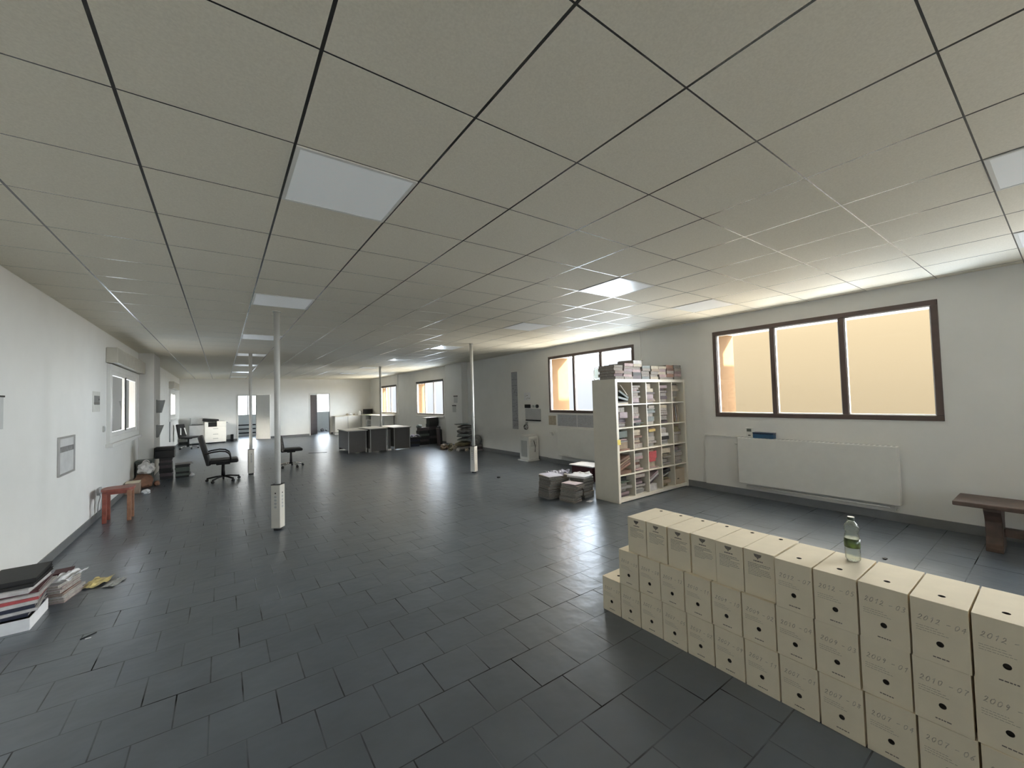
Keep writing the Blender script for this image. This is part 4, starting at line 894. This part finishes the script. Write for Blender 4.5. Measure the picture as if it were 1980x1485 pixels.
# ------------------------------------------------------------------ right wall
def radiator(x, y0, y1, z0, z1, label):
    r = tag(empty('radiator', (x, (y0 + y1) / 2, 0)), label, 'radiator'); Y = (y1 - y0) / 2
    MB().m(STEELW).box(-0.125, -Y, z0, -0.035, Y, z1, bev=0.008).build('front_panel', r)
    g = MB().m(GREYC)
    n = int((y1 - y0) / 0.05)
    for k in range(n): g.box(-0.115, -Y + 0.02 + k * 0.05, z1 + 0.0004, -0.045, -Y + 0.045 + k * 0.05, z1 + 0.003)
    g.build('top_grille', r)
    MB().m(STEELW).tube([(-0.08, -Y + 0.05, z0), (-0.08, -Y + 0.05, z0 - 0.06), (-0.02, -Y + 0.05, z0 - 0.07), (-0.004, -Y + 0.05, z0 - 0.07)], 0.011, 8).tube([(-0.10, -Y + 0.1, z0 - 0.035), (-0.10, Y - 0.1, z0 - 0.035)], 0.010, 8).build('pipe', r)
    for y_ in (-Y + 0.3, Y - 0.3): MB().m(STEELW).box(-0.035, y_ - 0.02, z0 + 0.1, 0.0, y_ + 0.02, z1 - 0.1).build('bracket', r)
    v = MB().m(WHITEF).cyl((-0.08, Y + 0.005, z1 - 0.10), (-0.08, Y + 0.05, z1 - 0.10), 0.018, n=16); v.build('valve', r)
    return r
radiator(XB, 1.215, 3.00, 0.205, 0.885, 'long white panel radiator under the brown window beside the bench')
RADM = radiator(XB, 5.0, 7.02, 0.205, 0.86, 'white panel radiator behind the cube shelf')
S(MB().m(STEELW).box(XB - 0.018, 3.02, 0.872, XB, 3.56, 0.895, bev=0.003).build('trim_1'), 'white cable duct left of the near radiator', 'duct')
t_ = tag(empty('thermostat', (XB, 2.865, 0.955)), 'small white thermostat with grey screen above the radiator', 'thermostat')
MB().m(WHITEF).box(-0.025, -0.055, -0.075, 0, 0.055, 0.075, bev=0.006).build('thermostat_body', t_)
MB().m(LCD).box(-0.027, -0.032, 0.015, -0.0255, 0.032, 0.058).build('screen', t_)
MB().m(DARK).box(-0.027, -0.02, -0.045, -0.0255, 0.016, -0.033).build('button', t_)
b_ = tag(empty('blue_box', (XB - 0.07, 2.64, 0.889)), 'flat dark blue box lying on the radiator', 'box')
MB().m(BLUE).box(-0.05, -0.135, 0, 0.05, 0.135, 0.062, bev=0.006).build('box_body', b_); MB().m(mat('blue_lid', (0.006, 0.02, 0.05), 0.4)).box(-0.053, -0.138, 0.0625, 0.053, 0.138, 0.083, bev=0.006).build('box_lid', b_)

# dark bench
r = tag(empty('wooden_bench', (6.03, 0.0, 0)), 'dark wooden bench with pedestal legs against the right wall, cut off by the frame', 'bench')
MB().m(WOODD).box(-0.24, -1.35, 0.410, 0.23, 0.745, 0.452, bev=0.008).build('bench_seat', r)
prof = [(-0.165, 0), (0.165, 0), (0.165, 0.035), (0.12, 0.06), (0.095, 0.12), (0.095, 0.27), (0.125, 0.33), (0.18, 0.375), (0.18, 0.4095), (-0.18, 0.4095), (-0.18, 0.375), (-0.125, 0.33), (-0.095, 0.27), (-0.095, 0.12), (-0.12, 0.06), (-0.165, 0.035)]
for y_ in (0.50, -1.10):
    MB().m(WOODD).prism(prof, 0.11, Matrix.Translation((0, y_ + 0.055, 0)) @ Matrix.Rotation(PI / 2, 4, 'X'), bev=0.006).build('leg', r)
MB().m(WOODD).box(-0.03, -1.044, 0.13, 0.03, 0.444, 0.21, bev=0.006).build('stretcher', r)

# papers and fittings near the second window
def sheet(name, y0, y1, z0, z1, x, m_, label, cat='paper', extra=None):
    o = MB().m(m_).box(x - 0.003, y0, z0, x - 0.0004, y1, z1).build(name); tag(o, label, cat)
    return o
def marks(o, x, y0, y1, z0, z1, n, m_, seed):
    r_ = random.Random(seed); k = MB().m(m_)
    for _ in range(n):
        y = r_.uniform(y0, y1); z = r_.uniform(z0, z1); l = min(r_.uniform(0.01, 0.07), y - y0 + 0.005)
        k.box(x - 0.0042, y - l, z - 0.004, x - 0.0032, y, z + r_.uniform(0.0, 0.008))
    return k.build('print', o)
BLUP = mat('blue_grey_sheet', (0.36, 0.37, 0.40), 0.8, var=0.15, scale=30)
o = sheet('paper_strip', 8.735, 9.0, 0.73, 2.27, XR, BLUP, 'tall narrow strip of taped blue-grey sheets on the right wall', 'poster')
marks(o, XR, 8.75, 8.98, 0.80, 1.85, 90, mat('dark_print', (0.16, 0.16, 0.18), 0.8), 3)
k = MB().m(DARK)
for z_ in (2.262, 2.06, 1.90, 0.95): k.box(XR - 0.0045, 8.74, z_, XR - 0.0033, 8.995, z_ + 0.006)
k.build('tape_line', o)
wbx = tag(empty('whiteboard', (XR, 8.09, 1.0)), 'small grey whiteboard with dark strip at its foot on the right wall', 'whiteboard')
MB().m(mat('board_grey', (0.42, 0.43, 0.44), 0.35)).box(-0.015, -0.31, 0.0, -0.0005, 0.31, 0.28, bev=0.003).build('board_panel', wbx)
MB().m(DARK).box(-0.03, -0.31, -0.03, -0.0005, 0.29, -0.0005, bev=0.004).build('pen_tray', wbx)
MB().m(DARK).box(-0.03, 0.09, 0.30, -0.0005, 0.32, 0.39, bev=0.01).build('magnet_bar', wbx)
MB().m(DARK).cyl((-0.0005, -0.19, 0.345), (-0.035, -0.19, 0.345), 0.045, n=16).build('magnet', wbx)
MB().m(GREYC).cyl((-0.0005, -0.02, 0.345), (-0.03, -0.02, 0.345), 0.035, n=16).build('magnet', wbx)
o = sheet('wall_notice', 8.18, 8.45, 1.50, 1.70, XR, PAPER, 'white notice above the small whiteboard on the right wall'); marks(o, XR, 8.2, 8.43, 1.52, 1.66, 8, INK, 5)
hk = tag(empty('key_rack', (XR, 8.36, 0.76)), 'hanging bunch of cables below the small whiteboard', 'cable')
MB().m(GREYC).box(-0.02, -0.04, 0.12, -0.0005, 0.04, 0.18, bev=0.004).build('wall_hook', hk)
MB().m(DARK).tube([(-0.03, 0.07 * math.cos(a), 0.05 + 0.07 * math.sin(a)) for a in [j * 2 * PI / 12 for j in range(12)]], 0.008, 6, closed=True).tube([(-0.045, 0.03 + 0.045 * math.cos(a), 0.04 + 0.055 * math.sin(a)) for a in [j * 2 * PI / 12 for j in range(12)]], 0.008, 6, closed=True).build('cable_loop', hk)
sheet('wall_notice', 7.19, 7.45, 0.90, 1.12, XB, COLS['cream'], 'pale yellowed notice left under the second window', 'notice')
o = sheet('wall_poster', 6.50, 7.13, 0.885, 1.15, XB, BLUP, 'wide pale plan sheet under the second window, left half', 'poster'); marks(o, XB, 6.55, 7.1, 0.93, 1.1, 8, INK, 6)
o = sheet('wall_poster', 5.92, 6.485, 0.885, 1.15, XB, BLUP, 'wide pale plan sheet under the second window beside the shelf', 'poster'); marks(o, XB, 5.95, 6.4, 0.93, 1.1, 8, INK, 7)
o_ = Vector((0, 7.24 - 6.01, 0.70))
vh = MB().m(GREYC).cyl(o_ + Vector((-0.05, 0.02, 0.0)), o_ + Vector((-0.10, -0.03, -0.02)), 0.032, 0.026, n=16).build('thermostat_head', RADM)
MB().m(WHITEF).tube([o_ + Vector((-0.02, 0.16, 0.02)), o_ + Vector((-0.03, 0.05, 0.03)), o_ + Vector((-0.05, 0.0, 0.02))], 0.012, 8).build('valve_pipe', RADM)
r = tag(empty('air_conditioner', (6.27, 8.05, 0)), 'white portable air conditioner on the floor under the small whiteboard', 'appliance')
MB().m(WHITEF).box(-0.16, -0.19, 0.03, 0.16, 0.19, 0.60, bev=0.02).build('appliance_body', r)
MB().m(WHITEF).box(-0.14, -0.17, 0.6005, 0.14, 0.17, 0.635, bev=0.015).build('top_cover', r)
k = MB().m(GREYC)
for j in range(7): k.box(-0.1, -0.192, 0.36 + 0.028 * j, 0.1, -0.1905, 0.372 + 0.028 * j)
k.build('vent_grille', r)
MB().m(GREYC).box(-0.163, -0.12, 0.10, -0.1605, 0.12, 0.50, bev=0.001).build('front_panel', r)
MB().m(WHITEF).box(-0.22, -0.22, 0.0, 0.16, 0.20, 0.029, bev=0.006).build('base_tray', r)
MB().m(DARK).tube([(0.0, -0.196, 0.5), (0.03, -0.21, 0.35), (0.02, -0.2, 0.22)], 0.008, 6).build('hose', r)
for k, (y, z) in enumerate([(11.87, 1.665), (11.98, 1.355)]):
    o = tag(empty('wall_calendar', (6.24, y, z)), ['upper calendar sheet with dark top strip on the right column', 'lower calendar sheet with dark top strip on the right column'][k], 'calendar')
    MB().m(mat('calendar_paper', (0.55, 0.56, 0.56), 0.8, var=0.12, scale=40)).box(-0.004, -0.12, -0.20, -0.0005, 0.12, 0.0).build('calendar_page', o)
    MB().m(DARK).box(-0.008, -0.14, 0.0005, -0.0005, 0.14, 0.032).build('top_strip', o)

# ------------------------------------------------------------------ left wall
def lsheet(name, y0, y1, z0, z1, m_, label, cat):
    return tag(MB().m(m_).box(XL + 0.0005, y0, z0, XL + 0.004, y1, z1).build(name), label, cat)
o = lsheet('wall_notice', 4.85, 5.13, 1.43, 1.705, mat('notice_grey', (0.60, 0.61, 0.60), 0.8), 'pale notice at the left frame edge on the left wall', 'notice')
MB().m(DARK).box(XL + 0.004, 4.9, 1.69, XL + 0.012, 5.13, 1.704).build('clip_bar', o)
o = lsheet('wall_notice', 7.95, 8.37, 1.535, 1.825, mat('notice_pale', (0.66, 0.66, 0.62), 0.6), 'pale notice with grey panel on the left wall before the white window', 'notice')
MB().m(SLATE).box(XL + 0.0042, 8.03, 1.635, XL + 0.006, 8.34, 1.765).build('grey_panel', o); MB().m(DARK).box(XL + 0.0062, 8.28, 1.70, XL + 0.0072, 8.32, 1.725).build('mark', o)
MB().m(INKD).box(XL + 0.0062, 8.0, 1.655, XL + 0.0072, 8.34, 1.665).build('text_line', o)
o = tag(empty('framed_board', (XL, 6.785, 0.838)), 'grey-framed notice board with a dark band low on the left wall', 'board')
k = MB().m(mat('aluminium_frame', (0.42, 0.42, 0.41), 0.4, metal=0.6)); e = 0.022; Y = 0.295; Z = 0.435
k.box(0.0005, -Y, 0, 0.02, Y, e, bev=0.003).box(0.0005, -Y, Z - e, 0.02, Y, Z, bev=0.003).box(0.0005, -Y, e, 0.02, -Y + e, Z - e, bev=0.003).box(0.0005, Y - e, e, 0.02, Y, Z - e, bev=0.003); k.build('board_frame', o)
MB().m(mat('board_white', (0.62, 0.63, 0.63), 0.3, var=0.1)).box(0.0005, -Y + e, e, 0.009, Y - e, 0.26).box(0.0005, -Y + e, 0.322, 0.009, Y - e, Z - e).build('white_sheet', o)
MB().m(mat('board_band', (0.20, 0.20, 0.20), 0.5, var=0.4, scale=20)).box(0.0005, -Y + e, 0.2605, 0.0095, Y - e, 0.3215).build('dark_band', o)
o = tag(empty('light_switch', (XL, 8.60, 1.27)), 'small light switch beside the white window on the left wall', 'switch')
MB().m(mat('switch_plate', (0.5, 0.5, 0.47), 0.4)).box(0.0005, -0.045, -0.045, 0.014, 0.045, 0.045, bev=0.003).build('switch_plate', o); MB().m(GREYC).box(0.0142, -0.025, -0.03, 0.02, 0.025, 0.03, bev=0.002).build('rocker', o)
o = tag(empty('wall_socket', (XL, 8.30, 0.38)), 'grey wall socket with two cables hanging beside the red stool', 'socket')
MB().m(GREYC).box(0.0005, -0.08, -0.045, 0.03, 0.08, 0.055, bev=0.006).build('socket_plate', o)
for y_ in (-0.14, 0.05): MB().m(GREYC).tube([(0.03, y_ * 0.5, -0.01), (0.045, y_ * 0.8, -0.06), (0.03, y_, -0.16), (0.022, y_, -0.282)], 0.006, 6).build('socket_cable', o)
def wedge_holder(y, z, h, top, bot, label):
    o = tag(empty('wall_mounted_holder', (-1.205, y, z)), label, 'holder', None); m_ = SLATE
    poly = [(0.0005, 0), (bot, 0), (top, h), (top - 0.012, h), (bot - 0.004, 0.012), (0.006, 0.012), (0.006, h + 0.01), (0.0005, h + 0.01)]
    MB().m(m_).prism(poly, 0.22, Matrix.Translation((0, 0.11, 0)) @ Matrix.Rotation(PI / 2, 4, 'X'), bev=0.001).build('holder_body', o)
    k = MB().m(m_)
    for y_ in (-0.112, 0.1085): k.prism([(0.004, 0.0), (bot - 0.003, 0.0), (top - 0.006, h - 0.004), (0.004, h - 0.004)], 0.003, Matrix.Translation((0, y_ + 0.003, 0)) @ Matrix.Rotation(PI / 2, 4, 'X'))
    k.build('holder_side', o)
    return o
wedge_holder(12.2, 1.455, 0.285, 0.14, 0.08, 'upper grey wedge-shaped document holder on the left column')
wedge_holder(12.2, 0.90, 0.27, 0.12, 0.03, 'lower grey wedge-shaped document holder on the left column')
S(MB().m(GREYC).cyl((XL + 0.02, 18.01, 0.39), (XL + 0.02, 18.01, 1.07), 0.02, n=12).build('trim_2'), 'short grey pipe on the far part of the left wall', 'pipe')

# red-brown stool
r = tag(empty('wooden_stool', (-1.19, 7.96, 0), 0.0), 'red-brown wooden stool against the left wall', 'stool')
tp = MB().m(WOODR); n = 28
tp.prism([(0.172 * math.copysign(abs(math.cos(a)) ** 0.55, math.cos(a)), 0.165 * math.copysign(abs(math.sin(a)) ** 0.55, math.sin(a))) for a in [j * 2 * PI / n for j in range(n)]], 0.032, Matrix.Translation((0, 0, 0.428)), bev=0.006).build('seat', r)
for (x_, y_) in ((-1, -1), (-1, 1), (1, -1), (1, 1)):
    k = MB().m(WOODR if x_ < 0 else WOODR_LIT)  # legs away from the wall use a paler copy, light put into colour
    k.prism([(-0.022, -0.02), (0.022, -0.02), (0.022, 0.02), (-0.022, 0.02)], 0.4275, Matrix.Translation((0.125 * x_, 0.115 * y_, 0)), bev=0.004); k.build('leg', r)
k = MB().m(WOODR); k.box(-0.10, -0.128, 0.385, 0.10, -0.110, 0.4275).box(-0.10, 0.110, 0.385, 0.10, 0.128, 0.4275).box(-0.138, -0.092, 0.385, -0.120, 0.092, 0.4275).box(0.120, -0.092, 0.385, 0.138, 0.092, 0.4275); k.build('apron', r)

# ------------------------------------------------------------------ daylight
wd = bpy.data.worlds.new('sky'); SC.world = wd; wd.use_nodes = True
t = wd.node_tree; t.nodes.clear(); L = t.links.new
out = nd(t, 'ShaderNodeOutputWorld'); bg = nd(t, 'ShaderNodeBackground'); tc = nd(t, 'ShaderNodeTexCoord'); sp = nd(t, 'ShaderNodeSeparateXYZ')
L(tc.outputs['Generated'], sp.inputs[0]); L(bg.outputs[0], out.inputs[0])
az = nd(t, 'ShaderNodeMath', operation='ARCTAN2'); L(sp.outputs[1], az.inputs[0]); L(sp.outputs[0], az.inputs[1])
ma = nd(t, 'ShaderNodeMapRange'); ma.inputs[1].default_value = 0.42; ma.inputs[2].default_value = 0.72; ma.interpolation_type = 'SMOOTHSTEP'; L(az.outputs[0], ma.inputs[0])
def ramp(stops):
    r = nd(t, 'ShaderNodeValToRGB'); e = r.color_ramp.elements
    while len(e) < len(stops): e.new(0.5)
    for q, (p_, c_) in zip(e, stops): q.position = p_; q.color = (*c_, 1)
    return r
# seen level, the pale facade across the yard; sky above and ground below, out of view, raised to light the room
el = sp.outputs[2]
def curve(stops):                       # piecewise linear value over the sine of the elevation
    fc = nd(t, 'ShaderNodeFloatCurve'); m_ = nd(t, 'ShaderNodeMapRange'); m_.inputs[1].default_value = -1; m_.inputs[2].default_value = 1; L(el, m_.inputs[0])
    c = fc.mapping.curves[0]; mxv = max(v for _, v in stops)
    pts = [((p_ + 1) / 2, v / mxv) for p_, v in stops]
    c.points[0].location = pts[0]; c.points[1].location = pts[-1]
    for p_ in pts[1:-1]: c.points.new(*p_)
    for p_ in c.points: p_.handle_type = 'VECTOR'
    fc.mapping.update(); L(m_.outputs[0], fc.inputs[1])
    g = nd(t, 'ShaderNodeMath', operation='MULTIPLY'); L(fc.outputs[0], g.inputs[0]); g.inputs[1].default_value = mxv
    return g.outputs[0]
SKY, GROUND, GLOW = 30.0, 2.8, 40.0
lvl = curve([(-1, GROUND), (-0.2, GROUND * 0.8), (-0.09, 0.80), (-0.05, 0.84), (0.0, 0.92), (0.10, 1.14), (0.155, 1.3), (0.20, SKY * 0.5), (0.32, SKY), (1, SKY * 0.8)])
fac = curve([(-1, 1), (-0.2, 1), (-0.09, 0), (0.155, 0), (0.20, 1), (1, 1)])
def rgb(c_):
    n = nd(t, 'ShaderNodeRGB'); n.outputs[0].default_value = (*c_, 1); return n.outputs[0]
def mixc(f_, a_, b_):
    n = nd(t, 'ShaderNodeMix', data_type='RGBA'); L(f_, n.inputs[0]); L(a_, n.inputs[6]); L(b_, n.inputs[7]); return n.outputs[2]
# on the other side of the building: shaded greenery level with the windows
mb_ = nd(t, 'ShaderNodeMapRange'); mb_.inputs[1].default_value = 0.05; mb_.inputs[2].default_value = -0.05; L(sp.outputs[0], mb_.inputs[0])
facade = mixc(ma.outputs[0], rgb((0.82, 0.66, 0.42)), rgb((0.98, 1.05, 1.13)))
facade = mixc(mb_.outputs[0], facade, rgb((0.24, 0.25, 0.245)))
sky_c = mixc(ma.outputs[0], rgb((1.0, 0.93, 0.80)), rgb((0.84, 0.98, 1.15)))
# unseen sunward glow added to light the room; open sky beyond the building's end
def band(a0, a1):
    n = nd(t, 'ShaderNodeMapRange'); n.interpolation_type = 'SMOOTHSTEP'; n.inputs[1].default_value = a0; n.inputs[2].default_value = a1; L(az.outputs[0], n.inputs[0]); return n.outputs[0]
def mth(op, a_, b_):
    n = nd(t, 'ShaderNodeMath', operation=op)
    for i_, v_ in enumerate((a_, b_)):
        if isinstance(v_, (int, float)): n.inputs[i_].default_value = v_
        else: L(v_, n.inputs[i_])
    return n.outputs[0]
glow_s = mth('MULTIPLY', band(0.06, -0.10), band(-1.85, -1.60))
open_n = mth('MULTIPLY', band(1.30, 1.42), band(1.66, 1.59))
glow = mth('MAXIMUM', glow_s, mth('MULTIPLY', open_n, 0.28))
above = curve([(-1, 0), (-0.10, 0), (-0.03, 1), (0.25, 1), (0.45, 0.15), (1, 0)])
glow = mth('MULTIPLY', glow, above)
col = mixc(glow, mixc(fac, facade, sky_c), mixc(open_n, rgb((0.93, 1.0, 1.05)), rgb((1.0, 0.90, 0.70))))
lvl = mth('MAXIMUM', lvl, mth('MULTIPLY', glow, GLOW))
gnd = curve([(-1, 1), (-0.2, 1), (-0.09, 0), (1, 0)])
lvl = mth('MULTIPLY', lvl, mth('ADD', 1.0, mth('MULTIPLY', gnd, mth('ADD', mth('MULTIPLY', mth('MULTIPLY', ma.outputs[0], band(1.9, 1.66)), 11.0), mth('MULTIPLY', glow_s, 6.0)))))
low = mth('MULTIPLY', mth('MULTIPLY', ma.outputs[0], band(1.42, 1.30)), curve([(-1, 0), (0.15, 0), (0.19, 1), (0.38, 1), (0.55, 0), (1, 0)]))
lvl = mth('MULTIPLY', lvl, mth('SUBTRACT', 1.0, mth('MULTIPLY', low, 0.5)))
west = mth('MULTIPLY', mb_.outputs[0], curve([(-1, 0), (0.155, 0), (0.20, 1), (1, 1)]))
lvl = mth('MULTIPLY', lvl, mth('ADD', 1.0, mth('MULTIPLY', west, 1.8)))
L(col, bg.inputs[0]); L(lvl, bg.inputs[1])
def portal(x, y, z, sx, sy_, rot):
    l = bpy.data.lights.new('sky_portal', 'AREA'); l.shape = 'RECTANGLE'; l.size = sx; l.size_y = sy_; l.cycles.is_portal = True
    o = bpy.data.objects.new('sky_portal', l); COL.objects.link(o); o.location = (x, y, z); o.rotation_euler = rot
for (y0, y1, z0, z1, fm, fw) in WINS: portal((XO if y0 < 12 else XO2) - 0.02, (y0 + y1) / 2, (z0 + z1) / 2, z1 - z0, y1 - y0, (0, PI / 2, 0))
for (y0, y1, z0, z1) in LWINS: portal(XL - 0.09, (y0 + y1) / 2, (z0 + z1) / 2, z1 - z0, y1 - y0, (0, -PI / 2, 0))
portal((BX0 + BX1) / 2, YB - 0.28, (BZ0 + BZ1) / 2, BX1 - BX0, BZ1 - BZ0, (PI / 2, 0, 0))
for (x0, x1, z0, z1) in BW: portal((x0 + x1) / 2, 25.28, (z0 + z1) / 2, x1 - x0, z1 - z0, (-PI / 2, 0, 0))
sl = bpy.data.lights.new('sun', 'SUN'); sl.energy = 60.0; sl.angle = math.radians(1.0); sl.color = (1.0, 0.92, 0.72)
so = bpy.data.objects.new('sun', sl); COL.objects.link(so); so.location = (9, -6, 4)
so.rotation_euler = Vector((-0.14, 1.0, -0.126)).to_track_quat('-Z', 'Y').to_euler()

SC.view_settings.view_transform = 'Standard'; SC.view_settings.look = 'None'; SC.view_settings.gamma = 1.0; SC.view_settings.use_curve_mapping = False
SC.view_settings.exposure = 0.12
SC.cycles.max_bounces = 12; SC.cycles.diffuse_bounces = 8; SC.cycles.glossy_bounces = 4; SC.cycles.transmission_bounces = 8; SC.cycles.transparent_max_bounces = 8
SC.cycles.sample_clamp_indirect = 6.0; SC.cycles.caustics_reflective = False; SC.cycles.caustics_refractive = False
SC.cycles.use_denoising = True
